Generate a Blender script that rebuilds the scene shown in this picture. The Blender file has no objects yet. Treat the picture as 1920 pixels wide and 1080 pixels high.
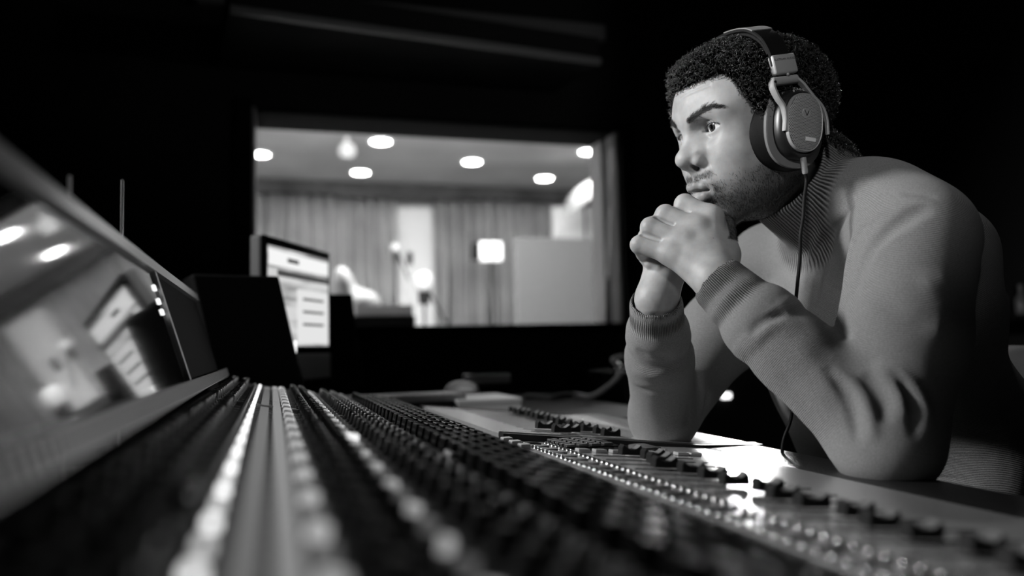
import bpy, bmesh, math, random
import numpy as np
from mathutils import Vector, Matrix
random.seed(7); rng = np.random.default_rng(7)
S = bpy.context.scene
COL = S.collection

# ---------------------------------------------------------------- camera
FPX = 1500.0                      # focal length in pixels of a 1920 wide frame
def _basis(vx=510, vy=660, roll=1.3):
    r = math.radians(roll); dx, dy = vx-960, vy-540
    ri = dx*math.cos(r)-dy*math.sin(r); dn = dx*math.sin(r)+dy*math.cos(r)
    pitch = math.atan2(dn, FPX); y = math.atan2(-ri, FPX/math.cos(pitch))
    f = np.array([math.sin(y)*math.cos(pitch), math.cos(y)*math.cos(pitch), math.sin(pitch)])
    r0 = np.array([math.cos(y), -math.sin(y), 0.0]); u0 = np.cross(r0, f)
    return f, r0*math.cos(r)-u0*math.sin(r), u0*math.cos(r)+r0*math.sin(r)
CF, CR, CU = _basis()
CO = np.array([0.0, 0.0, 0.90])
def P(px, py, d):                 # a point seen at (px, py) at depth d metres
    return CO + d*(CF + CR*(px-960)/FPX + CU*(540-py)/FPX)
cam = bpy.data.cameras.new('camera'); camo = bpy.data.objects.new('camera', cam); COL.objects.link(camo)
M = Matrix(((CR[0], CU[0], -CF[0], CO[0]), (CR[1], CU[1], -CF[1], CO[1]), (CR[2], CU[2], -CF[2], CO[2]), (0, 0, 0, 1)))
camo.matrix_world = M
cam.sensor_width = 36.0; cam.lens = 36.0*FPX/1920.0
cam.clip_start = 0.02; cam.clip_end = 60
cam.dof.use_dof = True; cam.dof.focus_distance = .97; cam.dof.aperture_fstop = cam.lens/13.0
S.camera = camo
S.view_settings.view_transform = 'Standard'; S.view_settings.look = 'None'
S.view_settings.gamma = 1.0; S.view_settings.exposure = 0.12
try: S.view_settings.use_curve_mapping = False
except Exception: pass

# ---------------------------------------------------------------- world and big lights
W = bpy.data.worlds.new('world'); S.world = W; W.use_nodes = True
W.node_tree.nodes['Background'].inputs[0].default_value = (0.5, 0.5, 0.5, 1)
W.node_tree.nodes['Background'].inputs[1].default_value = 0.0015
def aim(o, tgt):
    d = Vector(tgt)-o.location; o.rotation_euler = d.to_track_quat('-Z', 'Y').to_euler()
def area(name, loc, tgt, size, power, sy=None, spread=180):
    l = bpy.data.lights.new(name, 'AREA'); l.size = size; l.energy = power
    if sy: l.shape = 'RECTANGLE'; l.size_y = sy
    l.spread = math.radians(spread)
    o = bpy.data.objects.new(name, l); COL.objects.link(o); o.location = loc; aim(o, tgt); return o
def spot(name, loc, tgt, power, ang, rad=0.03, blend=0.5):
    l = bpy.data.lights.new(name, 'SPOT'); l.energy = power; l.spot_size = math.radians(ang); l.spot_blend = blend
    l.shadow_soft_size = rad
    o = bpy.data.objects.new(name, l); COL.objects.link(o); o.location = loc; aim(o, tgt); return o
KEY = area('key_lamp', (-1.20, 1.32, 1.85), (0.62, 0.88, 1.06), 0.32, 8.6, spread=78)
FILL = spot('added_fill', (-.30, -.45, 1.72), (.60, .83, 1.150), 32, 20, .04, .9)  # added unseen spot, brightens the head, headphones and hands
REAR = spot('added_rear_fill', (.20, 2.62, 2.30), (1.22, 1.0, .78), 7, 24, .05)  # unseen light added for the chair front and a rim on his back
BACK = spot('back_lamp', P(1400, 520, 2.80), (0.45, 0.70, 0.80), 42, 60, .10)
HAIRL = spot('hair_lamp', (1.75, 1.75, 2.45), (.70, .86, 1.17), 11, 26, .06)
LIVE = area('live_room_fill', (.75, 4.9, 2.66), (1.3, 7.6, 0.9), 2.4, 380, 1.2)  # broad light added out of view to brighten the live room and curtains

# ---------------------------------------------------------------- materials (all greys: the place is seen in black and white)
def mat(name, v=0.5, rough=0.5, metal=0.0, spec=0.5, bump=None, noise=None, coat=0.0, col=None, sss=0.0, emit=None, alpha=None, trans=0.0):
    m = bpy.data.materials.new(name); m.use_nodes = True; nt = m.node_tree; b = nt.nodes['Principled BSDF']
    c = col if col else (v, v, v)
    b.inputs['Base Color'].default_value = (*c, 1); b.inputs['Roughness'].default_value = rough
    b.inputs['Metallic'].default_value = metal; b.inputs['Specular IOR Level'].default_value = spec
    b.inputs['Coat Weight'].default_value = coat; b.inputs['Transmission Weight'].default_value = trans
    if sss: b.inputs['Subsurface Weight'].default_value = sss; b.inputs['Subsurface Radius'].default_value = (1, .5, .3); b.inputs['Subsurface Scale'].default_value = 0.004
    if emit is not None:
        b.inputs['Emission Color'].default_value = (*c, 1) if emit[1] is None else (*[emit[1]]*3, 1)
        b.inputs['Emission Strength'].default_value = emit[0]
    tc = nt.nodes.new('ShaderNodeTexCoord')
    if noise:                     # (scale, amount): base colour varied by noise
        n = nt.nodes.new('ShaderNodeTexNoise'); n.inputs['Scale'].default_value = noise[0]; n.inputs['Detail'].default_value = 5
        nt.links.new(tc.outputs['Object'], n.inputs['Vector'])
        r = nt.nodes.new('ShaderNodeMapRange'); r.inputs[3].default_value = max(0, v*(1-noise[1])); r.inputs[4].default_value = v*(1+noise[1])
        r.inputs[1].default_value = 0.3; r.inputs[2].default_value = 0.7
        nt.links.new(n.outputs[0], r.inputs[0]); nt.links.new(r.outputs[0], b.inputs['Base Color'])
    if bump:                      # (scale, strength, distance)
        n = nt.nodes.new('ShaderNodeTexNoise'); n.inputs['Scale'].default_value = bump[0]; n.inputs['Detail'].default_value = 6
        nt.links.new(tc.outputs['Object'], n.inputs['Vector'])
        bp = nt.nodes.new('ShaderNodeBump'); bp.inputs['Strength'].default_value = bump[1]; bp.inputs['Distance'].default_value = bump[2]
        nt.links.new(n.outputs[0], bp.inputs['Height']); nt.links.new(bp.outputs[0], b.inputs['Normal'])
    return m

# ---------------------------------------------------------------- object helpers
def tag(o, label=None, cat=None, group=None, kind=None):
    if label: o['label'] = label
    if cat: o['category'] = cat
    if group: o['group'] = group
    if kind: o['kind'] = kind
    return o
def link(name, me, m=None, parent=None):
    o = bpy.data.objects.new(name, me); COL.objects.link(o)
    if m is not None and hasattr(me, 'materials') and not len(me.materials): me.materials.append(m)
    if parent is not None: o.parent = parent
    return o
def empty(name, loc=(0, 0, 0), label=None, cat=None, group=None, rot=None):
    o = bpy.data.objects.new(name, None); COL.objects.link(o); o.location = loc; o.empty_display_size = 0.02
    if rot is not None: o.rotation_euler = rot
    return tag(o, label, cat, group)
def npmesh(name, v, f, smooth=True):
    me = bpy.data.meshes.new(name); v = np.asarray(v, np.float32); f = np.asarray(f, np.int32)
    me.vertices.add(len(v)); me.vertices.foreach_set('co', v.ravel())
    n = f.shape[1]
    me.loops.add(f.size); me.loops.foreach_set('vertex_index', f.ravel())
    me.polygons.add(len(f)); me.polygons.foreach_set('loop_start', np.arange(0, f.size, n, dtype=np.int32))
    me.update(calc_edges=True)
    if smooth: me.polygons.foreach_set('use_smooth', np.ones(len(f), bool))
    me.validate(); return me
def bm_mesh(name, bm, smooth=False, angle=40):
    bm.normal_update(); me = bpy.data.meshes.new(name); bm.to_mesh(me); bm.free()
    if smooth:
        for p in me.polygons: p.use_smooth = True
        me.set_sharp_from_angle(angle=math.radians(angle))
    return me
def box(bm, lo, hi, bev=0.0, mtx=None, seg=2):
    lo, hi = Vector(lo), Vector(hi); c = (lo+hi)/2; s = hi-lo
    r = bmesh.ops.create_cube(bm, size=1, matrix=Matrix.Translation(c) @ Matrix.Diagonal((*s, 1)))
    vs = r['verts']
    if bev > 0:
        es = list({e for v in vs for e in v.link_edges})
        rr = bmesh.ops.bevel(bm, geom=es, offset=bev, segments=seg, affect='EDGES', profile=0.5)
        vs = list({v for f in rr['faces'] for v in f.verts} | {v for v in vs if v.is_valid})
    if mtx is not None: bmesh.ops.transform(bm, matrix=mtx, verts=vs)
    return vs
def ngon_extrude(bm, pts, y0, y1, mtx=None):   # pts: (x,z) outline, extruded along y
    a = [bm.verts.new((x, y0, z)) for x, z in pts]; b = [bm.verts.new((x, y1, z)) for x, z in pts]
    n = len(pts); bm.faces.new(a); bm.faces.new(b[::-1])
    for i in range(n): bm.faces.new((a[i], b[i], b[(i+1) % n], a[(i+1) % n])[::-1])
    if mtx is not None: bmesh.ops.transform(bm, matrix=mtx, verts=a+b)
    bmesh.ops.recalc_face_normals(bm, faces=bm.faces)
    return a+b
def lathe(bm, prof, seg=24, mtx=None):         # prof: (r,z)
    rings = []
    for r, z in prof:
        if r < 1e-6: rings.append([bm.verts.new((0, 0, z))])
        else: rings.append([bm.verts.new((r*math.cos(2*math.pi*i/seg), r*math.sin(2*math.pi*i/seg), z)) for i in range(seg)])
    for a, b in zip(rings, rings[1:]):
        for i in range(seg):
            j = (i+1) % seg
            if len(a) == 1 and len(b) == 1: continue
            if len(a) == 1: bm.faces.new((a[0], b[j], b[i]))
            elif len(b) == 1: bm.faces.new((a[i], a[j], b[0]))
            else: bm.faces.new((a[i], a[j], b[j], b[i]))
    for ring, flip in ((rings[0], True), (rings[-1], False)):
        if len(ring) > 1: bm.faces.new(ring[::-1] if flip else ring)
    vs = [v for r in rings for v in r]
    if mtx is not None: bmesh.ops.transform(bm, matrix=mtx, verts=vs)
    return vs
def tube_np(pts, rad, sides=6, closed_ends=True):
    pts = np.asarray(pts, float); n = len(pts); rad = np.broadcast_to(np.asarray(rad, float), (n,))
    t = np.gradient(pts, axis=0); t /= np.linalg.norm(t, axis=1)[:, None]+1e-12
    ref = np.array([0, 0, 1.0]) if abs(t[0][2]) < .9 else np.array([1.0, 0, 0])
    u = np.cross(t[0], ref); u /= np.linalg.norm(u); us = []
    for i in range(n):
        u = u-t[i]*(u@t[i]); u /= np.linalg.norm(u)+1e-12; us.append(u)
    us = np.array(us); ws = np.cross(t, us); a = np.arange(sides)*2*math.pi/sides
    v = pts[:, None]+rad[:, None, None]*(us[:, None]*np.cos(a)[None, :, None]+ws[:, None]*np.sin(a)[None, :, None])
    v = v.reshape(-1, 3); f = []
    i = np.arange(n-1)[:, None]*sides; j = np.arange(sides)[None]; k = (j+1) % sides
    f = np.stack([i+j, i+k, i+sides+k, i+sides+j], -1).reshape(-1, 4)
    return v, f
def tube(name, pts, rad, m, parent=None, sides=10):
    v, f = tube_np(pts, rad, sides)
    return link(name, npmesh(name, v, f), m, parent)
def spline(pts, n=40):                          # Catmull-Rom through the points
    p = np.asarray(pts, float); p = np.vstack([2*p[0]-p[1], p, 2*p[-1]-p[-2]]); out = []
    m = len(p)-3
    for s in np.linspace(0, m, n):
        i = min(int(s), m-1); t = s-i; a, b, c, d = p[i:i+4]
        out.append(.5*((2*b)+(-a+c)*t+(2*a-5*b+4*c-d)*t*t+(-a+3*b-3*c+d)*t**3))
    return np.array(out)
# ---------------------------------------------------------------- signed distance modelling
class Grid:
    """a signed distance field on a rectilinear grid, and its surface"""
    def __init__(s, xs, ys, zs):
        s.ax = [np.asarray(a, np.float32) for a in (xs, ys, zs)]
        s.d = np.full([len(a) for a in s.ax], 0.3, np.float32)
    def blk(s, lo, hi):
        sl = []
        for a, l, h in zip(s.ax, lo, hi):
            i = max(0, int(np.searchsorted(a, l))-1); j = min(len(a), int(np.searchsorted(a, h))+1)
            if j <= i: return None, None
            sl.append(slice(i, j))
        X = (s.ax[0][sl[0]][:, None, None], s.ax[1][sl[1]][None, :, None], s.ax[2][sl[2]][None, None, :])
        return tuple(sl), X
    def apply(s, fn, lo, hi, k=0.0, op='add', pad=0.012):
        p = k+pad; sl, X = s.blk([a-p for a in lo], [a+p for a in hi])
        if sl is None: return
        b = fn(X); a = s.d[sl]
        if op == 'add':
            if k > 0:
                h = np.clip(k-np.abs(a-b), 0, None)/k; s.d[sl] = np.minimum(a, b)-h*h*k*.25
            else: s.d[sl] = np.minimum(a, b)
        elif op == 'sub':
            b = -b
            if k > 0:
                h = np.clip(k-np.abs(a-b), 0, None)/k; s.d[sl] = np.maximum(a, b)+h*h*k*.25
            else: s.d[sl] = np.maximum(a, b)
        elif op == 'off': s.d[sl] = a+b
    def cap(s, a, b, ra, rb=None, k=0.0, op='add', flat=None):
        rb = ra if rb is None else rb; a = np.asarray(a, float); b = np.asarray(b, float); r = max(ra, rb)
        ba = b-a; L2 = float(ba@ba)+1e-12
        def fn(X):
            P_ = [X[i]-a[i] for i in range(3)]
            t = np.clip((P_[0]*ba[0]+P_[1]*ba[1]+P_[2]*ba[2])/L2, 0, 1)
            q = [P_[i]-t*ba[i] for i in range(3)]
            if flat is not None:            # (axis, factor): squash along a direction
                n, fct = flat; dn = q[0]*n[0]+q[1]*n[1]+q[2]*n[2]
                q = [q[i]+n[i]*dn*(fct-1) for i in range(3)]
            return np.sqrt(q[0]**2+q[1]**2+q[2]**2)-(ra+(rb-ra)*t)
        s.apply(fn, np.minimum(a, b)-r, np.maximum(a, b)+r, k, op)
    def ell(s, c, R, rad, k=0.0, op='add'):
        c = np.asarray(c, float); R = np.asarray(R, float); rad = np.asarray(rad, float)
        ext = np.sqrt(((R*rad[None, :])**2).sum(1))
        def fn(X):
            P_ = [X[i]-c[i] for i in range(3)]
            q = [P_[0]*R[0, j]+P_[1]*R[1, j]+P_[2]*R[2, j] for j in range(3)]
            k0 = np.sqrt(sum((q[j]/rad[j])**2 for j in range(3))); k1 = np.sqrt(sum((q[j]/rad[j]**2)**2 for j in range(3)))+1e-6
            return k0*(k0-1)/k1
        s.apply(fn, c-ext, c+ext, k, op, pad=.012+k*.9)
    def bump(s, c, R, rad, amp):             # amp > 0 swells, < 0 sinks
        c = np.asarray(c, float); R = np.asarray(R, float); rad = np.asarray(rad, float)
        ext = 2.4*np.sqrt(((R*rad[None, :])**2).sum(1))
        def fn(X):
            P_ = [X[i]-c[i] for i in range(3)]
            q = [(P_[0]*R[0, j]+P_[1]*R[1, j]+P_[2]*R[2, j])/rad[j] for j in range(3)]
            return -amp*np.exp(-(q[0]**2+q[1]**2+q[2]**2))
        s.apply(fn, c-ext, c+ext, 0, 'off', pad=0)
    def stroke(s, pts, w, amp, taper=False):              # a soft ridge (amp > 0) or groove along a polyline
        pts = [np.asarray(p, float) for p in pts]; lo = np.min(pts, 0)-2.6*w; hi = np.max(pts, 0)+2.6*w
        def fn(X):
            best = None; T = None; n = len(pts)-1
            for i_, (a, b) in enumerate(zip(pts, pts[1:])):
                ba = b-a; L2 = float(ba@ba)+1e-12
                P_ = [X[i]-a[i] for i in range(3)]
                t = np.clip((P_[0]*ba[0]+P_[1]*ba[1]+P_[2]*ba[2])/L2, 0, 1)
                e = (P_[0]-t*ba[0])**2+(P_[1]-t*ba[1])**2+(P_[2]-t*ba[2])**2
                if taper:
                    u = (i_+t)/n; T = u if T is None else np.where(e < best, u, T)
                best = e if best is None else np.minimum(best, e)
            return -amp*np.exp(-best/(w*w))*(np.clip(np.sin(math.pi*T)*1.3, 0, 1) if taper else 1)
        s.apply(fn, lo, hi, 0, 'off', pad=0)
    def surface(s, iso=0.0, smooth=1):
        d = s.d-iso; nx, ny, nz = d.shape; neg = d < 0
        cnt = np.zeros((nx-1, ny-1, nz-1), np.int8)
        for i in (0, 1):
            for j in (0, 1):
                for k in (0, 1): cnt += neg[i:nx-1+i, j:ny-1+j, k:nz-1+k]
        act = (cnt > 0) & (cnt < 8); ijk = np.argwhere(act); n = len(ijk)
        idx = np.full(act.shape, -1, np.int32); idx[tuple(ijk.T)] = np.arange(n)
        cor = np.array([(i, j, k) for i in (0, 1) for j in (0, 1) for k in (0, 1)])
        val = np.stack([d[ijk[:, 0]+c[0], ijk[:, 1]+c[1], ijk[:, 2]+c[2]] for c in cor], 1)
        acc = np.zeros((n, 3)); w = np.zeros(n)
        for a in range(8):
            for b in range(a+1, 8):
                if abs(cor[a]-cor[b]).sum() != 1: continue
                va, vb = val[:, a], val[:, b]; m = (va < 0) != (vb < 0)
                t = np.where(m, va/np.where(m, va-vb, 1), 0)[:, None]
                acc += np.where(m[:, None], cor[a]+(cor[b]-cor[a])*t, 0); w += m
        fr = acc/w[:, None]; V = np.empty((n, 3))
        for c in range(3):
            A = s.ax[c].astype(float); V[:, c] = A[ijk[:, c]]*(1-fr[:, c])+A[ijk[:, c]+1]*fr[:, c]
        F = []
        for c in range(3):
            sh = [slice(1, -1)]*3; sh[c] = slice(0, -1); sh2 = list(sh); sh2[c] = slice(1, None)
            A = neg[tuple(sh)]; B = neg[tuple(sh2)]; e = np.argwhere(A != B); sg = A[tuple(e.T)]
            o = e.copy()
            for q in range(3):
                if q != c: o[:, q] += 1
            u, v = (c+1) % 3, (c+2) % 3
            def g(du, dv):
                t = o.copy(); t[:, u] -= du; t[:, v] -= dv; return idx[tuple(t.T)]
            quad = np.stack([g(1, 1), g(0, 1), g(0, 0), g(1, 0)], 1)
            quad[~sg] = quad[~sg][:, ::-1]; F.append(quad)
        F = np.concatenate(F); F = F[(F >= 0).all(1)]
        if smooth:
            E = np.concatenate([F[:, [0, 1]], F[:, [1, 2]], F[:, [2, 3]], F[:, [3, 0]]])
            for _ in range(smooth):
                sm = np.zeros_like(V); ct = np.zeros(len(V))
                for x, y in ((0, 1), (1, 0)):
                    for c in range(3): sm[:, c] += np.bincount(E[:, x], V[E[:, y], c], len(V))
                    ct += np.bincount(E[:, x], minlength=len(V))
                V = V*.5+.5*sm/np.maximum(ct, 1)[:, None]
        return V, F
def normals(V, F):
    n = np.cross(V[F[:, 2]]-V[F[:, 0]], V[F[:, 3]]-V[F[:, 1]]); N = np.zeros_like(V)
    for i in range(4):
        for c in range(3): N[:, c] += np.bincount(F[:, i], n[:, c], len(V))
    return N/(np.linalg.norm(N, axis=1)[:, None]+1e-12)
def ss(a, b, x):
    t = np.clip((x-a)/(b-a), 0, 1); return t*t*(3-2*t)
def axis_steps(lo, hi, fine, h, H):            # coarse steps outside the fine ranges
    a = [lo]
    while a[-1] < hi:
        x = a[-1]; st = H
        for f0, f1 in fine:
            if x >= f0-1e-6 and x < f1: st = h
            elif x < f0: st = min(st, max(h, (f0-x)*.35+h))
            elif x >= f1: st = min(st, max(h, (x-f1)*.25+h))
        a.append(x+st)
    return np.array(a)

def rotv(w):
    w = np.asarray(w, float); a = np.linalg.norm(w); k = w/max(a, 1e-9)
    K = np.array([[0, -k[2], k[1]], [k[2], 0, -k[0]], [-k[1], k[0], 0]]); return np.eye(3)+math.sin(a)*K+(1-math.cos(a))*K@K
def hit(G, px, py, d0=.6, d1=1.5):
    r = ray(px, py); ds = np.arange(d0, d1, .002); p = CO+ds[:, None]*r
    ix = [np.clip(np.searchsorted(G.ax[c], p[:, c]), 0, len(G.ax[c])-1) for c in range(3)]
    v = G.d[ix[0], ix[1], ix[2]]; k = np.argmax(v < 0)
    return p[k] if v[k] < 0 else None
# ================================================================ places from the photograph: rays cut with real planes
def ray(px, py): return CF+CR*(px-960)/FPX+CU*(540-py)/FPX
def at_y(px, py, y): r = ray(px, py); return CO+r*(y-CO[1])/r[1]
def at_z(px, py, z): r = ray(px, py); return CO+r*(z-CO[2])/r[2]
def at_x(px, py, x): r = ray(px, py); return CO+r*(x-CO[0])/r[0]

# ================================================================ the room
WY = 3.20                                             # wall with the window, WT its thickness
wl, wr = at_y(473, 500, WY)[0], at_y(1167, 500, WY)[0]
WT = float(at_x(1116, 500, wr-.02)[1])-WY
zs, zt = at_y(800, 611, WY)[2], at_y(800, 222, WY)[2]
wallm = mat('dark_wall', .018, .85, noise=(3, .25), bump=(40, .2, .004)); ceilm = mat('dark_ceiling', .02, .9)
floorm = mat('floor_boards', .03, .45, noise=(6, .4)); trimm = mat('satin_trim', .30, .38, spec=.6)
jamb = mat('pale_jamb', .50, .45); black = mat('matt_black', .006, .75, spec=.2)
RX0, RX1, RY0, RZ = -1.7, 3.0, -1.6, 2.72
def slab(name, lo, hi, m, kind='structure', parent=None, bev=0):
    bm = bmesh.new(); box(bm, lo, hi, bev); o = link(name, bm_mesh(name, bm), m, parent)
    if kind and parent is None: o['kind'] = kind
    return o
slab('floor', (RX0-.2, RY0-.2, -.1), (RX1+.2, WY, 0), floorm)
slab('ceiling', (RX0-.2, RY0-.2, RZ), (RX1+.2, WY+WT, RZ+.1), ceilm)
slab('wall_left', (RX0-.15, RY0, 0), (RX0, WY, RZ), wallm)
slab('wall_right', (RX1, RY0, 0), (RX1+.15, WY, RZ), wallm)
slab('wall_front', (RX0-.15, RY0-.15, 0), (RX1+.15, RY0, RZ), wallm)
bm = bmesh.new()
for lo, hi in (((RX0-.15, WY, 0), (wl, WY+WT, RZ)), ((wr, WY, 0), (RX1+.15, WY+WT, RZ)), ((wl, WY, 0), (wr, WY+WT, zs)), ((wl, WY, zt), (wr, WY+WT, RZ))): box(bm, lo, hi)
tag(link('wall_back', bm_mesh('wall_back', bm), wallm), kind='structure')
# window 1: lining boards, two panes
win = empty('window_1', ((wl+wr)/2, WY, zs)); win['kind'] = 'structure'
def wpart(name, lo, hi, m, bev=0):
    bm = bmesh.new(); box(bm, Vector(lo)-Vector(win.location), Vector(hi)-Vector(win.location), bev); return link(name, bm_mesh(name, bm), m, win)
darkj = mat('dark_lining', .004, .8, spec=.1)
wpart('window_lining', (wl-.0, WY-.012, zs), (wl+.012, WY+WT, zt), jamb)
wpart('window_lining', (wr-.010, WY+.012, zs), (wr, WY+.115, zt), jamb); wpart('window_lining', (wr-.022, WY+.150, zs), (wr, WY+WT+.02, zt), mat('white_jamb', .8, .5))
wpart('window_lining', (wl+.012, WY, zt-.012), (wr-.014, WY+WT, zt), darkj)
wpart('window_sill', (wl-.02, WY-.05, zs-.030), (wr+.02, WY+WT, zs), darkj, .004)
wpart('window_frame', (wr, WY-.03, zs-.03), (wr+.06, WY, zt+.03), black); wpart('window_frame', (wl-.06, WY-.03, zs-.03), (wl, WY, zt+.03), black)
glass = bpy.data.materials.new('window_glass'); glass.use_nodes = True; nt = glass.node_tree
for n in list(nt.nodes): nt.nodes.remove(n)
mo = nt.nodes.new('ShaderNodeOutputMaterial'); tr = nt.nodes.new('ShaderNodeBsdfTransparent'); gl = nt.nodes.new('ShaderNodeBsdfGlossy'); gl.inputs['Roughness'].default_value = .01
tr.inputs[0].default_value = (.93, .93, .93, 1); fr = nt.nodes.new('ShaderNodeFresnel'); fr.inputs[0].default_value = 1.45; mx = nt.nodes.new('ShaderNodeMixShader')
nt.links.new(fr.outputs[0], mx.inputs[0]); nt.links.new(tr.outputs[0], mx.inputs[1]); nt.links.new(gl.outputs[0], mx.inputs[2]); nt.links.new(mx.outputs[0], mo.inputs[0])
pn = wpart('window_pane', (wl+.012, WY+.13, zs), (wr-.014, WY+.138, zt-.012), glass)
for v_ in pn.data.vertices: v_.co.y -= .125*(v_.co.z-.2)*1.25
# trims over the window: a board on the wall, and the lit edge of the lowered ceiling
a = at_y(620, 8, WY-.05); b = at_y(1135, 70, WY-.05)
bm = bmesh.new(); box(bm, (a[0]-.5, WY-.055, b[2]-.015), (b[0], WY-.0, b[2]+.055), .004); tag(link('trim_1', bm_mesh('trim_1', bm), trimm), kind='structure')
a = P(430, 3, 2.55); b = P(1125, 116, 3.10); a[2] = b[2]
dx = Vector(b-a); bm = bmesh.new(); M2 = Matrix.Translation(Vector(a)) @ Vector(dx).to_track_quat('X', 'Z').to_matrix().to_4x4()
box(bm, (0, -.012, -.012), (dx.length, .012, .012), .003, M2); tag(link('trim_2', bm_mesh('trim_2', bm), trimm), kind='structure')
# the lowered ceiling behind trim 2
bm = bmesh.new(); box(bm, (.0, .012, .0), (dx.length, .9, .10), .0, M2); tag(link('ceiling_drop', bm_mesh('ceiling_drop', bm), ceilm), kind='structure')

# ================================================================ the live room behind the glass
LY0, LY1, LX0, LX1, LZ = WY+WT, 9.15, -1.6, 4.3, 2.72
pale = mat('pale_plaster', .55, .8, noise=(2, .12)); lfloor = mat('pale_floor', .30, .5, noise=(4, .3))
slab('floor_live_room', (LX0-.1, LY0, -.1), (LX1+.1, LY1+.1, 0), lfloor); slab('ceiling_live_room', (LX0-.1, LY0, LZ), (LX1+.1, LY1+.1, LZ+.1), mat('ceiling_plaster', .32, .8, noise=(2, .15)))
slab('wall_live_left', (LX0-.1, LY0, 0), (LX0, LY1, LZ), pale); slab('wall_live_right', (LX1, LY0, 0), (LX1+.1, LY1, LZ), pale)
slab('wall_live_back', (LX0-.1, LY1, 0), (LX1+.1, LY1+.1, LZ), pale)
bm = bmesh.new()
for lo, hi in (((LX0-.1, LY0, 0), (wl, LY0+.02, LZ)), ((wr+.03, LY0, 0), (LX1, LY0+.02, LZ)), ((wl, LY0, zt), (wr+.03, LY0+.02, LZ)), ((wl, LY0, 0), (wr+.03, LY0+.02, zs-.04))): box(bm, lo, hi)
tag(link('wall_live_front', bm_mesh('wall_live_front', bm), pale), kind='structure')
# curtains
cloth = mat('curtain_cloth', .48, .9, noise=(1.6, .25))
def curtain(px0, px1, seed, label, m=cloth, yy=8.85, amp=.10, n=13, ztop=2.60):
    x0 = at_y(px0, 500, yy)[0]; x1 = at_y(px1, 500, yy)[0]; r = random.Random(seed); N_ = 160; bm = bmesh.new(); cols = []
    ph = [r.uniform(.7, 1.3) for _ in range(n+1)]; acc = np.cumsum([0]+ph); acc = acc/acc[-1]
    for i in range(N_+1):
        u = i/N_; k = np.searchsorted(acc, u)-1; k = max(0, min(n, k)); t = (u-acc[k])/(acc[k+1]-acc[k]) if k < n+1 and k+1 < len(acc) else 0
        x = x0+(x1-x0)*u; col = []
        for j in range(9):
            z = ztop*(1-j/8)+.02*(j/8); fl = .55+.45*j/8
            y = yy+amp*fl*math.sin(2*math.pi*(t))*ph[min(k, n)]+.02*math.sin(7*u*6+j*.6)
            col.append(bm.verts.new((x+.02*math.sin(j*.5+k), y, z)))
        cols.append(col)
    for a_, b_ in zip(cols, cols[1:]):
        for j in range(8): bm.faces.new((a_[j], b_[j], b_[j+1], a_[j+1]))
    bmesh.ops.solidify(bm, geom=bm.faces[:], thickness=.004)
    root = empty('curtain', ((x0+x1)/2, yy, 0), label, 'curtain', 'curtains in the live room')
    bmesh.ops.translate(bm, verts=bm.verts, vec=-Vector(root.location)); link('drape', bm_mesh('drape', bm, True, 180), m, root)
    bm = bmesh.new(); box(bm, (x0-root.location.x, -.03, ztop-.01), (x1-root.location.x, .03, ztop+.025)); link('curtain_track', bm_mesh('curtain_track', bm), black, root)
curtain(440, 742, 1, 'long pleated curtain on the left behind the studio window')
curtain(812, 1062, 2, 'long pleated curtain right of the bright wall strip behind the window')
for x0_, x1_, k_ in ((-1.6, .7, 3), (.7, 2.0, 4), (2.0, 4.3, 5)):
    slab('trim_%d' % k_, (x0_, 8.66, 2.55+.02*(k_ % 2)), (x1_, 8.72, LZ-.005), mat('valance_shadow', .03, .9, noise=(3, .6)))  # valance shadow above the curtains, put in as dark strips
wp = at_y(742, 480, 9.05)[0], at_y(815, 480, 9.05)[0]
slab('wall_panel', (wp[0]-.1, 9.02, 0), (wp[1]+.1, 9.14, 2.5), mat('white_panel', .62, .6))
# recessed lamps in the live room ceiling
lampm = mat('lamp_glow', .9, .4, emit=(40, 1.0)); rimm = mat('white_rim', .8, .4)
def downlight(px, py, label, en=45):
    c = at_z(px, py, LZ); root = empty('ceiling_light', (c[0], c[1], LZ), label, 'ceiling light', 'round lights in the live room ceiling')
    bm = bmesh.new(); lathe(bm, [(.085, 0), (.085, -.008), (.110, -.010), (.112, 0)], 32); link('lamp_rim', bm_mesh('lamp_rim', bm, True), rimm, root)
    bm = bmesh.new(); lathe(bm, [(.085, -.002), (.05, -.006), (0, -.007)], 32); link('lamp_disc', bm_mesh('lamp_disc', bm, True), lampm, root)
    l = bpy.data.lights.new('lamp_light', 'SPOT'); l.energy = en; l.spot_size = math.radians(150); l.spot_blend = .8; l.shadow_soft_size = .08
    lo = bpy.data.objects.new('lamp_light', l); COL.objects.link(lo); lo.parent = root; lo.location = (0, 0, -.03)
for px, py, lab in ((487, 289, 'round ceiling light by the left edge of the window'), (714, 265, 'round ceiling light, topmost and brightest through the window'),
                    (676, 323, 'round ceiling light low and left of centre above the curtain'), (885, 303, 'round ceiling light near the middle of the window'),
                    (1021, 334, 'round ceiling light low at right, above the grey screen'), (1104, 284, 'round ceiling light by the right window edge')):
    downlight(px, py, lab, 6 if py > 310 else 110 if px < 500 else 45)
c = at_z(650, 258, LZ)
t_ = empty('ceiling_fixture', (c[0], c[1], LZ), 'small white fixture hanging from the ceiling left of the topmost lamp', 'ceiling fixture')
bm = bmesh.new(); lathe(bm, [(.02, 0), (.02, -.05), (.06, -.06), (.08, -.13), (.05, -.18), (0, -.19)], 20); link('housing', bm_mesh('housing', bm, True), mat('grey_housing', .35, .6), t_)
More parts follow.
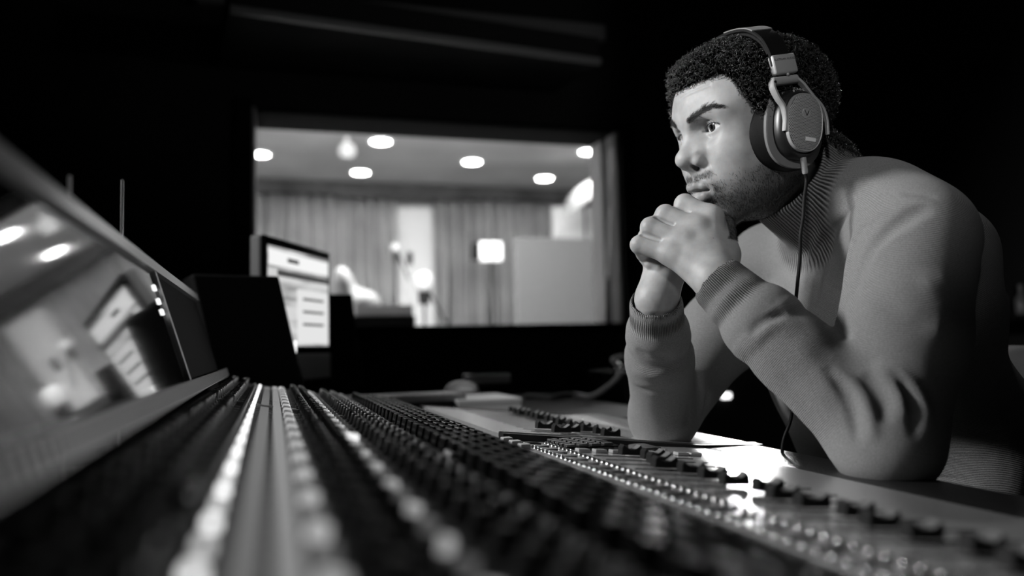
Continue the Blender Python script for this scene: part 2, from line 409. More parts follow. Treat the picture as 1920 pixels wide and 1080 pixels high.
# the grey acoustic screen
a = at_y(966, 445, 6.4); b = at_y(1128, 612, 6.4)
root = empty('acoustic_screen', ((a[0]+b[0])/2, 6.4, 0), 'grey upright acoustic screen at the right behind the window', 'screen')
bm = bmesh.new(); w = (b[0]-a[0])/2+.02; box(bm, (-w, -.04, .12), (w, .04, a[2]), .02); link('screen_panel', bm_mesh('screen_panel', bm), mat('grey_felt', .11, .95, bump=(300, .4, .002)), root)
for s in (-1, 1):
    bm = bmesh.new(); box(bm, (s*w*.8-.03, -.25, 0), (s*w*.8+.03, .25, .12), .01); link('foot', bm_mesh('foot', bm), black, root)
# white slanted reflector and low box at the far right
c = at_y(1096, 366, 7.2); root = empty('umbrella', tuple(c), 'white slanted photo umbrella near the right edge of the window', 'umbrella')
bm = bmesh.new(); lathe(bm, [(.0, .10), (.12, .085), (.22, .04), (.28, -.03), (.275, -.03), (.21, .035), (.11, .075), (0, .09)], 20, Matrix.Rotation(-.7, 4, 'Y')); link('canopy', bm_mesh('canopy', bm, True), mat('umbrella_cloth', .40, .8), root)
bm = bmesh.new(); box(bm, (-.01, -.01, -c[2]), (.01, .01, .02)); link('stand', bm_mesh('stand', bm), black, root)
a = at_y(1035, 388, 7.9); b = at_y(1128, 444, 7.9)
root = empty('whiteboard', ((a[0]+b[0])/2, 7.9, 0), 'pale board standing behind the grey screen', 'board')
bm = bmesh.new(); w = (b[0]-a[0])/2; box(bm, (-w, -.02, .5), (w, .02, a[2]), .01); link('board_panel', bm_mesh('board_panel', bm), mat('pale_board', .55, .6), root)
for s in (-1, 1):
    bm = bmesh.new(); box(bm, (s*w*.9-.02, -.02, 0), (s*w*.9+.02, .02, .5)); bmesh.ops.create_cube(bm, size=.04, matrix=Matrix.Translation((s*w*.9, .0, .02)) @ Matrix.Diagonal((1, 8, 1, 1))); link('leg', bm_mesh('leg', bm), black, root)
# lamp box on a stand
c = at_y(921, 471, 6.8); root = empty('studio_light', (c[0], 6.8, 0), 'bright box-shaped studio light on a thin stand before the curtain', 'studio light')
bm = bmesh.new(); box(bm, (-.105, -.01, c[2]-.085), (.105, .06, c[2]+.085), .02); link('diffuser', bm_mesh('diffuser', bm), mat('diffuser', .9, .5, emit=(.95, 1.0)), root)
bm = bmesh.new(); box(bm, (-.17, -.02, c[2]-.075), (-.107, .08, c[2]+.075), .01); link('bracket', bm_mesh('bracket', bm), black, root)
bm = bmesh.new(); lathe(bm, [(0, .0), (.012, 0), (.012, c[2]-.085), (0, c[2]-.085)], 10)
for k in range(3):
    an = k*2.1; box(bm, (0, -.01, 0), (.4, .01, .02), 0, Matrix.Rotation(an, 4, 'Z'))
link('stand', bm_mesh('stand', bm), black, root)
# microphones on stands
def mic(px, py, y, r, label, boom):
    c = at_y(px, py, y); root = empty('microphone_stand', (c[0], y, 0), label, 'microphone stand', 'microphones in the live room')
    top = c[2]
    v, f = tube_np([(0, 0, .0), (0, 0, top*.6), (0, 0, top-.02)], .010, 8); link('pole', npmesh('pole', v, f), black, root)
    v, f = tube_np([(boom, 0, top-.30), (boom*.5, 0, top-.15), (0, 0, top)], .009, 8); link('boom', npmesh('boom', v, f), black, root)
    bm = bmesh.new(); lathe(bm, [(0, .0), (r*.7, .01), (r, r*.9), (r*.8, r*1.7), (0, r*2.0)], 18, Matrix.Translation((0, 0, top-r))); link('foam_cap', bm_mesh('foam_cap', bm, True), mat('white_foam', .38, .9), root)
    bm = bmesh.new(); lathe(bm, [(0, -.09), (r*.55, -.085), (r*.62, 0), (r*.3, .01), (0, .012)], 16, Matrix.Translation((0, 0, top-r))); link('microphone_body', bm_mesh('microphone_body', bm, True), black, root)
    for k in range(3):
        bm = bmesh.new(); box(bm, (0, -.012, 0), (.32, .012, .02), 0, Matrix.Rotation(k*2.1+.4, 4, 'Z')); link('leg', bm_mesh('leg', bm), black, root)
mic(795, 528, 5.6, .075, 'microphone stand with a large white foam ball before the bright strip', .16)
mic(742, 464, 6.6, .040, 'microphone stand with a small white ball left of the bright strip', .12)
c = at_y(768, 485, 6.0); root = empty('microphone', (c[0], 6.0, 0), 'small dark microphone on a thin stand in front of the bright strip', 'microphone')
bm = bmesh.new(); lathe(bm, [(0, -.05), (.022, -.045), (.026, .03), (.018, .05), (0, .055)], 14, Matrix.Translation((0, 0, c[2]))); link('microphone_body', bm_mesh('microphone_body', bm, True), black, root)
bm = bmesh.new(); lathe(bm, [(.16, 0), (.16, .012), (.006, .02), (.006, c[2]-.05), (0, c[2]-.05)], 20); link('stand', bm_mesh('stand', bm, True), mat('grey_metal', .4, .4, metal=.6), root)
# white padded chair, and a digital piano
wc = mat('white_leather', .45, .5); c = at_y(664, 590, 4.7)
root = empty('armchair', (c[0], 4.7, 0), 'white rounded armchair with a tall narrow back behind the window sill', 'armchair')
g_ = Grid(np.arange(-.42, .42, .016), np.arange(-.42, .46, .016), np.arange(.0, 1.50, .016))
zc = c[2]
g_.ell((0.05, 0, zc+.055), np.eye(3), (.105, .14, .09)); g_.ell((-.045, .04, zc+.16), rotv((0, -.25, 0)), (.060, .10, .13), .06); g_.ell((.0, 0, zc-.10), np.eye(3), (.14, .18, .12), .08); g_.ell((.02, 0, zc-.42), np.eye(3), (.25, .24, .2), .08)
V_, F_ = g_.surface(0, 1); link('seat_shell', npmesh('seat_shell', V_, F_), wc, root)
bm = bmesh.new(); lathe(bm, [(.26, 0), (.26, .02), (.03, .04), (.03, zc-.5), (0, zc-.5)], 24); link('pedestal', bm_mesh('pedestal', bm, True), rimm, root)
c = at_y(722, 604, 4.3); root = empty('digital_piano', (c[0]-.02, 4.3, 0), 'digital piano with white keys just beyond the window sill', 'piano')
bm = bmesh.new(); box(bm, (-.16, -.15, c[2]-.08), (.16, .15, c[2]+.030), .01); link('piano_body', bm_mesh('piano_body', bm), black, root)
bm = bmesh.new()
for k in range(14): box(bm, (-.15+k*.0214, -.14, c[2]+.030), (-.15+k*.0214+.020, .04, c[2]+.085), .002)
link('piano_keys', bm_mesh('piano_keys', bm), rimm, root)
for s in (-1, 1):
    bm = bmesh.new(); box(bm, (s*.14-.02, -.12, 0), (s*.14+.02, .12, c[2]-.08)); link('leg', bm_mesh('leg', bm), black, root)
WASH = spot('added_trim_wash', (1.35, 1.30, 1.9), (.55, 3.1, 2.2), 3.0, 60, .04)  # unseen spot added only to light the trims over the window
# ================================================================ the mixing console
PX = [-.078, .255, .535, .560, .640]; PZ = [-.050, -.113, -.1385, -.1395, -.1410]
def pz(x): return .9+float(np.interp(x, PX, PZ))
Y0, YJ, Y1 = -.35, .965, 1.56         # near end (behind the camera), the joint, the far end
YF = 1.50
body_m = mat('console_black', .010, .42, spec=.5, bump=(300, .15, .001))
panel_m = mat('console_panel_grey', .92, .26, metal=.82, spec=.6, bump=(700, .05, .0004)); knobpanel = mat('knob_panel', .028, .5)
vinyl = mat('armrest_vinyl', .012, .30, spec=.7, bump=(260, .9, .0012)); railm = mat('rail_metal', .42, .34, metal=.6)
desk = empty('mixing_console', (.2, .9, 0), 'long black mixing console covered in knobs, faders and lit buttons', 'mixing console')
DO = Vector(desk.location)
def dpart(name, bm, m, parent=None, smooth=False, ang=40):
    if parent is None: bmesh.ops.translate(bm, verts=bm.verts, vec=-DO)
    return link(name, bm_mesh(name, bm, smooth, ang), m, parent or desk)
def LF(x, lift): return lift*(.64-x)/.368+.0006*(lift > 0)
def sheet(x0, x1, y0, y1, t=.012, lift=0.0, n=1):
    bm = bmesh.new(); xs = sorted({x0, x1} | {x for x in PX if x0 < x < x1})
    pts = [(x, pz(x)+LF(x, lift)) for x in xs]+[(x, pz(x)+LF(x, lift)-t) for x in xs[::-1]]
    ngon_extrude(bm, pts, y0, y1); return bm
bm = bmesh.new(); ngon_extrude(bm, [(-.10, .84), (.26, .775), (.56, .748), (.60, .70), (.50, .66), (-.10, .62)], Y0, Y1-.04); dpart('console_body', bm, body_m)
dpart('knob_panel', sheet(-.078, .268, Y0, Y1), knobpanel)
dpart('fader_panel', sheet(.272, .545, Y0, YJ-.012), panel_m); dpart('fader_panel', sheet(.272, .545, YJ+.012, YF, .02, .006), panel_m)
bm = bmesh.new(); ngon_extrude(bm, [(.272, pz(.272)-.02), (.272, pz(.272)+.0085), (.545, pz(.545)+.0030), (.638, pz(.638)+.0012), (.638, pz(.638)-.02)], YJ-.010, YJ+.011); dpart('joint_rail', bm, body_m)
bm = bmesh.new(); ngon_extrude(bm, [(-.072, pz(-.072)-.003), (-.072, pz(-.072)+.003), (.262, pz(.262)+.003), (.262, pz(.262)-.003)], YJ-.004, YJ+.002); dpart('module_rail', bm, railm)
bm = bmesh.new(); ngon_extrude(bm, [(.272, pz(.272)+.0085), (.272, pz(.272)+.0095), (.545, pz(.545)+.0037), (.638, pz(.638)+.0018), (.638, pz(.638)+.0010), (.545, pz(.545)+.0028)], YJ+.006, YJ+.011); dpart('joint_strip', bm, railm)
for y0, y1, lift in ((Y0, YJ-.011, 0), (YJ+.011, YF, .0018)):
    x0, x1 = .546, .640; z = pz(.55)+lift; pts = [(x0, z-.03), (x0, z-.001), (x0+.004, z), (x1-.014, z-.001), (x1-.004, z-.005), (x1, z-.014), (x1-.006, z-.035)]
    bm = bmesh.new(); ngon_extrude(bm, pts, y0, y1); dpart('armrest', bm, vinyl if lift == 0 else panel_m, None, True, 50)
bm = bmesh.new(); ngon_extrude(bm, [(.268, pz(.27)-.03), (.268, pz(.27)+.0085), (.545, pz(.545)+.0045), (.640, pz(.64)+.001), (.640, pz(.64)-.03)], YF, YF+.008); dpart('end_trim', bm, body_m)
for yy in (Y0-.02, .55, Y1-.02):
    bm = bmesh.new(); ngon_extrude(bm, [(-.16, 0), (.50, 0), (.50, .05), (.42, .66), (-.12, .70), (-.16, .6)], yy-.02, yy+.02); dpart('leg', bm, body_m)
# channel strip seams and printed lines on the knob panel
PITCH = .0345; ys = [Y0+.10+PITCH*i for i in range(int((Y1-.04-Y0-.1)/PITCH))]
bm = bmesh.new()
for y in ys:
    for x0, x1 in ((-.076, .08), (.08, .262)):
        ngon_extrude(bm, [(x0, pz(x0)+.0001), (x0, pz(x0)+.0009), (x1, pz(x1)+.0009), (x1, pz(x1)+.0001)], y+PITCH/2-.0006, y+PITCH/2+.0006)
dpart('strip_seam', bm, railm)
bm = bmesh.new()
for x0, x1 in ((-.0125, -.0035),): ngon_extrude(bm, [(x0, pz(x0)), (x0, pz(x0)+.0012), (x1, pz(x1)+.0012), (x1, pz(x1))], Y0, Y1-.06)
dpart('scribble_strip', bm, mat('label_strip_glow', .30, .4, emit=(.11, .9)))  # glow given to the label strip so it shows bright beside the bridge
slope = math.atan2(.063, .333)
TILT = Matrix.Rotation(slope, 4, 'Y')
def vis_size(p):                              # how large a part shows: for choosing the hundred drawn singly
    q = np.asarray(p)-CO; d = q@CF
    if d < .05: return 0
    u, v = abs(q@CR/d)*FPX, abs(q@CU/d)*FPX
    return (1/d if u < 1000 and v < 570 else 1e-3/max(d, .1))
def scatter(name, me, items, tilt=True, cap=100, sub=None):
    """items: (x, y, angle); a hundred single parts, the rest one mesh"""
    pos = [((x, y, pz(x)), a) for x, y, a in items]; order = sorted(range(len(pos)), key=lambda i: -vis_size(pos[i][0]))
    one, rest = order[:cap], order[cap:]
    mats_ = list(me.materials)
    for i in one:
        (x, y, z), a = pos[i]; o = bpy.data.objects.new(name, me); COL.objects.link(o); o.parent = desk
        tl = slope if x < .262 else .09
        o.matrix_local = Matrix.Translation(Vector((x, y, z))-DO) @ Matrix.Rotation(tl, 4, 'Y') @ Matrix.Rotation(a, 4, 'Z')
        if sub: sub(o)
    if rest:
        co = np.array([v.co for v in me.vertices]); fa = [list(p.vertices) for p in me.polygons]; mi = [p.material_index for p in me.polygons]
        V_, F_, MI = [], [], []
        for k, i in enumerate(rest):
            (x, y, z), a = pos[i]; tl = slope if x < .262 else .09
            m3 = np.array((Matrix.Rotation(tl, 4, 'Y') @ Matrix.Rotation(a, 4, 'Z')).to_3x3()); V_.append(co@m3.T+np.array([x, y, z])-np.array(DO))
            F_ += [[j+k*len(co) for j in f] for f in fa]; MI += mi
        m2 = bpy.data.meshes.new(name); m2.from_pydata(np.vstack(V_).tolist(), [], F_); m2.polygons.foreach_set('material_index', MI)
        for q in mats_: m2.materials.append(q)
        for p in m2.polygons: p.use_smooth = True
        m2.set_sharp_from_angle(angle=math.radians(35)); o = link(name, m2, None, desk); o['kind'] = 'stuff'
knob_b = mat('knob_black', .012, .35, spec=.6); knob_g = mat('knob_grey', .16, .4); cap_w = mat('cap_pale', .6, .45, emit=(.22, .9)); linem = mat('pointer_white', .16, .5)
def knob_mesh(r, h, top, nm):
    bm = bmesh.new(); lathe(bm, [(r*1.15, 0), (r*1.12, h*.18), (r*.92, h*.24), (r*.84, h*.92), (r*.74, h), (0, h)], 18)
    n = len(bm.faces); box(bm, (-r*.09, -r*.95, h*.5), (r*.09, -r*.1, h*1.03)); bm.faces.ensure_lookup_table(); me = bm_mesh(nm, bm, True, 35)
    me.materials.append(top); me.materials.append(linem)
    for p in me.polygons: p.material_index = 1 if p.index >= n else 0
    return me
def R_(): return random.uniform(-2.4, 2.4)
km = knob_mesh(.0050, .0125, knob_b, 'knob')
scatter('knob', km, [(x, y, R_()) for y in ys for x in (-.062, -.044, .033, .047, .084, .101)])
kg = knob_mesh(.0042, .0100, knob_g, 'knob')
scatter('knob', kg, [(x, y, R_()) for y in ys for x in (.117,)])
ks = knob_mesh(.0050, .0100, mat('knob_chrome', .6, .2, metal=.9), 'chrome_knob')
scatter('chrome_knob', ks, [(-.034, y, R_()) for y in (.228, .262, .345)])
# tall black square caps: the rows whose edges catch the light
def cap_mesh(w, h, m, nm, bev=.0009, d=None):
    bm = bmesh.new(); box(bm, (-w, -(d or w), 0), (w, (d or w), h), bev, None, 2); me = bm_mesh(nm, bm); me.materials.append(m); return me
gl_black = mat('gloss_black', .005, .14, spec=.5)
cm = cap_mesh(.0052, .0150, gl_black, 'push_cap', .0007, .0105)
scatter('push_cap', cm, [(x, y, 0) for y in ys for x in (.142, .159, .176, .193, .210)])
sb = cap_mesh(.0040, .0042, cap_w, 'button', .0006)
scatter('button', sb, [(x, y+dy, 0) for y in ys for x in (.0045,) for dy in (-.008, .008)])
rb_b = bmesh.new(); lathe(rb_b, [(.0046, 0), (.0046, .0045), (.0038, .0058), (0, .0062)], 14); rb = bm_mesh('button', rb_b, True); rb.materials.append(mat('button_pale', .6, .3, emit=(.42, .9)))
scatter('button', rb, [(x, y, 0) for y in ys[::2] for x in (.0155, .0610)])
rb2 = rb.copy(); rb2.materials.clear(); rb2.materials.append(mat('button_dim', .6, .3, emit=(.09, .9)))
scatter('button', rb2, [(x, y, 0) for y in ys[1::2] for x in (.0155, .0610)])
rk = bmesh.new(); lathe(rk, [(.0026, 0), (.0026, .0040), (.0020, .0050), (0, .0053)], 12); rbk = bm_mesh('button', rk, True); rbk.materials.append(mat('button_grey', .14, .35))
scatter('button', rbk, [(x, y+dy, 0) for y in ys for x in (-.029, .070, .129, .226, .240, .253) for dy in (-.009, .009)], cap=60)
# lit lamps
led_b = bmesh.new(); lathe(led_b, [(.0024, 0), (.0024, .0030), (.0018, .0044), (0, .0048)], 16); led = bm_mesh('indicator_lamp', led_b, True); led.materials.append(mat('lamp_lit', .9, .4, emit=(1.9, .9)))
scatter('indicator_lamp', led, [(-.0205, y, 0) for y in ys[::2]])
ledb = led.copy(); ledb.materials.clear(); ledb.materials.append(mat('lamp_lit_soft', .9, .4, emit=(.9, .9)))
scatter('indicator_lamp', ledb, [(-.0205, y, 0) for y in ys[1::2]])
led2 = led.copy(); led2.materials.clear(); led2.materials.append(mat('lamp_dim', .8, .4, emit=(.45, .9)))
scatter('indicator_lamp', led2, [(x, y+.004, 0) for i, y in enumerate(ys) for x in (.0610,) if i % 2 == 0])
# glossy square marker lamp standing on the panel
bm = bmesh.new(); box(bm, (-.005, -.005, 0), (.005, .005, .010), .0012); me = bm_mesh('lit_key', bm); me.materials.append(mat('key_lit', .9, .3, emit=(.9, .9)))
scatter('lit_key', me, [(.060, .655, 0)])
bm = bmesh.new(); box(bm, (-.002, -.012, 0), (.002, .012, .0085), .0004); me = bm_mesh('pale_tab', bm); me.materials.append(mat('tab_grey', .35, .5))
scatter('pale_tab', me, [(.1335, .63, 0)])
# ---- near fader panel: rows of metal pin buttons, windows, keypad, screen, keys, faders
pin_b = bmesh.new(); bmesh.ops.create_uvsphere(pin_b, u_segments=14, v_segments=8, radius=.0034); pin = bm_mesh('pin_button', pin_b, True); pin.materials.append(mat('polished_metal', .6, .16, metal=.9))
yy_ = np.arange(.14, .93, .0125)
scatter('pin_button', pin, [(x, y, 0) for y in yy_ for x in (.284, .318)])
bm = bmesh.new()
for y in np.arange(.14, .93, .030): box(bm, (.295, y, pz(.3)-.001), (.309, y+.014, pz(.3)+.0010), .0004)
dpart('display_window', bm, gl_black)
bm = bmesh.new(); box(bm, (.275, .03, pz(.275)-.001), (.2785, .945, pz(.277)+.0012)); dpart('edge_strip', bm, railm)
for i, y in enumerate((.85, .885, .92)):
    bm = bmesh.new(); box(bm, (.262, y, pz(.262)), (.274, y+.014, pz(.262)+.006), .001); dpart('key', bm, mat('key_pale', .40, .3))
# keypad block (4 x 6 keys)
kp_c = (.352, .905)
bm = bmesh.new(); box(bm, (.320, .868, pz(.34)-.004), (.388, .944, pz(.35)+.0045), .0015); pad_ = dpart('keypad', bm, gl_black)
kk = cap_mesh(.0060, .0030, mat('key_gloss', .05, .2, spec=.8), 'key', .0007, .0050)
for i in range(4):
    for j in range(5):
        o = bpy.data.objects.new('key', kk); COL.objects.link(o); o.parent = pad_; x = .329+i*.0155; y = .876+j*.0148
        o.location = Vector((x, y, pz(.35)+.0045+.001*(.35-x)*10))-DO
bm = bmesh.new(); box(bm, (.400, .895, pz(.4)-.002), (.455, .944, pz(.43)+.0022), .0008); dpart('small_screen', bm, mat('screen_off', .004, .08, spec=.9))
bm = bmesh.new()
for x0, x1 in ((.396, .399), (.457, .460)): box(bm, (x0, .89, pz(x0)), (x1, .948, pz(x0)+.0030))
dpart('screen_bezel', bm, railm)
kq = cap_mesh(.0072, .0040, mat('key_clear', .38, .18, spec=.8), 'square_key', .0010, .0062)
scatter('square_key', kq, [(.335+.0205*i, .852, 0) for i in range(7)]+[(.475+.0*i, .852+.0, 0) for i in range(1)])
# fader slots and caps
def slots(slot, y, x0, x1, lift): ngon_extrude(slot, [(x0, pz(x0)+LF(x0, lift)), (x0, pz(x0)+LF(x0, lift)+.0006), (x1, pz(x1)+LF(x1, lift)+.0006), (x1, pz(x1)+LF(x1, lift))], y-.0010, y+.0010)
ynear = [.06+.0345*i for i in range(23)]; yfar = [1.005+.0345*i for i in range(14)]
for y in ynear:
    slot = bmesh.new(); slots(slot, y, .335, .455, .0); dpart('fader_slot', slot, black)
for y in yfar:
    slot = bmesh.new(); slots(slot, y, .335, .470, .006); dpart('fader_slot', slot, black)
def fader_mesh():
    bm = bmesh.new(); L, Hh, w = .0125, .0105, .0058
    pts = [(-L, 0), (-L*.98, Hh*.75), (-L*.80, Hh*1.05)]+[(L*.80*t, Hh*(1.05-.50*(1-t*t))) for t in np.linspace(-.8, .8, 9)]+[(L*.80, Hh*1.05), (L*.98, Hh*.75), (L, 0)]
    ngon_extrude(bm, pts, -w, w)
    bmesh.ops.bevel(bm, geom=[e for e in bm.edges if abs(e.verts[0].co.y-e.verts[1].co.y) < 1e-6], offset=.0006, segments=1, affect='EDGES')
    n = len(bm.faces); box(bm, (-.0005, -w*1.01, Hh*.3), (.0005, w*1.01, Hh*.60)); bm.faces.ensure_lookup_table()
    me = bm_mesh('fader_cap', bm, True, 30); me.materials.append(mat('fader_black', .006, .5, spec=.25)); me.materials.append(linem)
    for p in me.polygons: p.material_index = 1 if p.index >= n else 0
    return me
fm = fader_mesh()
def fader(x, y, lift):
    o = bpy.data.objects.new('fader_cap', fm); COL.objects.link(o); o.parent = desk
    o.matrix_local = Matrix.Translation(Vector((x, y, pz(x)+LF(x, lift)+.0025))-DO) @ Matrix.Rotation(.09, 4, 'Y')
for i, y in enumerate(ynear): fader(.378+(.010 if i % 3 == 0 else 0)-(.012 if 17 < i < 20 else 0), y, 0)
for i, y in enumerate(yfar):
    fader(.436+.003*math.sin(i*2.1), y, .006)
for x, y in ((.372, 1.0225), (.420, 1.040+.0), (.366, 1.074)): fader(x, y, .006) if x != .420 else None
fader(.392, 1.0395, .006)
# ---- meter bridge
xb, zb, xt, ztp = -.080, pz(-.078)+.008, -.122, .9+.094
glassm = mat('meter_glass', .004, .06, spec=.9, coat=.6); meshm = mat('speaker_mesh', .004, .9, spec=.1); silver = mat('silver_rail', .50, .30, metal=.75)
def lean(t, off=0.0):                         # point on the leaning face; off = towards the operator
    dx_, dz_ = xt-xb, ztp-zb; L = math.hypot(dx_, dz_); return (xb+dx_*t+off*dz_/L*1, zb+dz_*t-off*dx_/L)
def leanbox(t0, t1, o0, o1, y0, y1, name, m):
    a_, b_, c_, d_ = lean(t0, o0), lean(t1, o0), lean(t1, o1), lean(t0, o1); bm = bmesh.new(); ngon_extrude(bm, [a_, b_, c_, d_], y0, y1); return dpart(name, bm, m)
YD, YE = .905, 1.42
leanbox(.0, 1.0, -.040, -.004, Y0, YE, 'meter_bridge', body_m)
leanbox(.085, .945, -.004, .0, Y0, YD-.008, 'meter_glass', glassm); leanbox(.085, .945, -.004, -.001, YD+.008, YE-.008, 'speaker_mesh', meshm)
leanbox(.940, 1.03, -.006, .004, Y0, YE, 'top_rail', silver); leanbox(.0, .10, -.004, .010, Y0, YE, 'bottom_rail', silver)
leanbox(.10, .94, -.004, .003, YD-.006, YD+.006, 'divider', silver)
bm = bmesh.new()
for y in np.arange(Y0+.01, YE, .0115):
    a_, b_, c_, d_ = lean(.01, .010), lean(.10, .010), lean(.10, .0125), lean(.01, .0125); ngon_extrude(bm, [a_, b_, c_, d_], y, y+.0045)
dpart('rail_fins', bm, railm)
ledm = mat('meter_led', .9, .4, emit=(1.5, .9))
for t in (.60, .68, .78):
    bm = bmesh.new(); a_, b_, c_, d_ = lean(t, .0), lean(t+.04, .0), lean(t+.04, .0015), lean(t, .0015); ngon_extrude(bm, [a_, b_, c_, d_], YD-.040, YD-.028); dpart('meter_lamp', bm, ledm)
# thin rods standing behind the bridge
for px, py0, py1, d, lab in ((228, 336, 460, .80, 'taller of two thin metal rods rising behind the meter bridge'), (130, 330, 380, .62, 'shorter thin metal rod rising behind the meter bridge, nearer the camera')):
    a_ = P(px, py1, d); b_ = P(px, py0, d); b_[0], b_[1] = a_[0], a_[1]
    root = empty('metal_rod', (a_[0], a_[1], .55), lab, 'metal rod'); h0 = 0.0
    bm = bmesh.new(); lathe(bm, [(0, 0), (.0016, 0), (.0013, b_[2]-.55), (0, b_[2]-.549)], 10); link('rod', bm_mesh('rod', bm, True), railm, root)
    bm = bmesh.new(); lathe(bm, [(.03, 0), (.03, .006), (.004, .010), (0, .010)], 20); link('rod_base', bm_mesh('rod_base', bm, True), black, root)
root = None
bm = bmesh.new(); box(bm, (-.62, -.30, .50), (-.17, 1.55, .55), .004); sh_ = empty('shelf', (-.40, .8, 0), 'dark shelf behind the meter bridge', 'shelf')
bmesh.ops.translate(bm, verts=bm.verts, vec=-Vector(sh_.location)); link('shelf_board', bm_mesh('shelf_board', bm), body_m, sh_)
for yy in (-.2, 1.48):
    bm = bmesh.new(); box(bm, (-.20, yy-.8-.02, 0), (.20, yy-.8+.02, .50)); link('leg', bm_mesh('leg', bm), body_m, sh_)

# ================================================================ things at the far end of the console
# side desk
ZD = .745; root = empty('side_desk', (.45, 2.02, 0), 'dark side desk at the far end of the console', 'desk'); sd = root
def sp(name, lo, hi, m, bev=.002, par=None):
    par = par or sd; bm = bmesh.new(); box(bm, Vector(lo)-Vector(par.location), Vector(hi)-Vector(par.location), bev); return link(name, bm_mesh(name, bm), m, par)
sp('desk_top', (-.45, 1.56, ZD-.035), (.86, 2.45, ZD), black)
for x in (-.38, .80):
    sp('leg', (x-.03, 1.66, 0), (x+.03, 2.41, ZD-.035), body_m)
# monitor speaker (black, leaning) in front of the display
def speaker(p_bl, p_br, ht, dep, lean_, label, led=True, name='monitor_speaker'):
    a_, b_ = np.array(p_bl), np.array(p_br); b_[2] = a_[2]; w = np.linalg.norm(b_-a_); ang = math.atan2(b_[1]-a_[1], b_[0]-a_[0])
    root = empty(name, tuple((a_+b_)/2), label, 'speaker', rot=(0, 0, ang))
    bm = bmesh.new(); sh2 = math.tan(lean_)*ht
    box(bm, (-w/2, 0, 0), (w/2, dep, ht), .004); 
    for v in bm.verts: v.co.x -= sh2*v.co.z/ht
    link('cabinet', bm_mesh('cabinet', bm), black, root)
    # drivers on the face turned to the listener (+x side)
    S3 = Matrix.Translation((w/2-sh2*.35+.001, dep*.5, ht*.35)) @ Matrix.Rotation(-lean_, 4, 'Y') @ Matrix.Rotation(math.pi/2, 4, 'Y')
    bm = bmesh.new(); lathe(bm, [(dep*.38, 0), (dep*.38, .004), (dep*.33, .004), (dep*.12, -.010), (0, -.006)], 28, S3); link('woofer', bm_mesh('woofer', bm, True), gl_black, root)
    S3 = Matrix.Translation((w/2-sh2*.78+.001, dep*.5, ht*.78)) @ Matrix.Rotation(-lean_, 4, 'Y') @ Matrix.Rotation(math.pi/2, 4, 'Y')
    bm = bmesh.new(); lathe(bm, [(dep*.20, 0), (dep*.20, .003), (dep*.10, .001), (0, .006)], 24, S3); link('tweeter', bm_mesh('tweeter', bm, True), gl_black, root)
    if led:
        bm = bmesh.new(); box(bm, (w/2-sh2*.52-.001, .004, ht*.50), (w/2-sh2*.52+.003, .012, ht*.58), .001); link('power_lamp', bm_mesh('power_lamp', bm), ledm, root)
    return root
zb_ = pz(.0)+.0
br = at_z(588, 712, pz(.05)+.002); br = P(588, 712, 1.60)
bl = P(430, 706, 1.52)
speaker((bl[0], bl[1], ZD), (br[0], br[1], ZD), P(541, 517, 1.58)[2]-ZD, .13, .22, 'black monitor speaker at the far end of the console, before the computer display')
# the computer display
L0, R0 = P(492, 437, 1.72), P(616, 477, 2.08); zt_ = (L0[2]+R0[2])/2
Rb = P(640, 706, 2.08)
dirx = np.array([R0[0]-L0[0], R0[1]-L0[1], 0]); wid = np.linalg.norm(dirx); angd = math.atan2(dirx[1], dirx[0])
hgt_ = zt_-Rb[2]
mon = empty('computer_display', ((L0[0]+R0[0])/2, (L0[1]+R0[1])/2, ZD), 'slim lit computer display with black bezel and silver chin', 'computer display', rot=(0, 0, angd))
z0 = Rb[2]-ZD; h = hgt_
def mp(name, lo, hi, m, bev=.002, par=mon):
    bm = bmesh.new(); box(bm, lo, hi, bev); return link(name, bm_mesh(name, bm), m, par)
silverp = mat('silver_plastic', .30, .4)
mp('back_shell', (-wid/2, .004, z0), (wid/2, .030, z0+h), silverp, .006)
mp('bezel', (-wid/2, -.004, z0+.062), (wid/2, .004, z0+h), gl_black); mp('chin', (-wid/2, -.004, z0), (wid/2, .004, z0+.062), silverp)
scr = bpy.data.materials.new('screen_page'); scr.use_nodes = True; nt = scr.node_tree; b_ = nt.nodes['Principled BSDF']; b_.inputs['Base Color'].default_value = (.02, .02, .02, 1); b_.inputs['Roughness'].default_value = .15
tc = nt.nodes.new('ShaderNodeTexCoord'); mpn = nt.nodes.new('ShaderNodeMapping'); mpn.inputs['Scale'].default_value = (4, 1, 34)
vn = nt.nodes.new('ShaderNodeTexNoise'); vn.inputs['Scale'].default_value = 1.0; vn.inputs['Detail'].default_value = 3
cr = nt.nodes.new('ShaderNodeMapRange'); cr.inputs[1].default_value = .38; cr.inputs[2].default_value = .56; cr.inputs[3].default_value = .25; cr.inputs[4].default_value = .62
nt.links.new(tc.outputs['Object'], mpn.inputs[0]); nt.links.new(mpn.outputs[0], vn.inputs['Vector']); nt.links.new(vn.outputs[0], cr.inputs[0]); nt.links.new(cr.outputs[0], b_.inputs['Emission Strength']); b_.inputs['Emission Color'].default_value = (1, 1, 1, 1)
sc_ = mp('screen', (-wid/2+.016, -.0052, z0+.080), (wid/2-.016, -.0042, z0+h-.020), scr, 0)
band = mat('screen_band', .02, .2, emit=(.85, 1.0)); bandd = mat('screen_dark_band', .02, .2, emit=(.06, 1.0)); bandw = mat('screen_pane', .02, .2, emit=(.72, 1.0))
z1 = z0+h-.022
mp('menu_bar', (-wid/2+.018, -.0062, z1-.040), (wid/2-.018, -.0053, z1-.006), band, 0, mon)
mp('tool_band', (-wid/2+.06, -.0062, z1-.062), (wid/2-.018, -.0053, z1-.048), bandd, 0, mon); mp('tool_band', (-wid/2+.11, -.0066, z1-.028), (-wid/2+.17, -.0063, z1-.018), bandd, 0, mon)
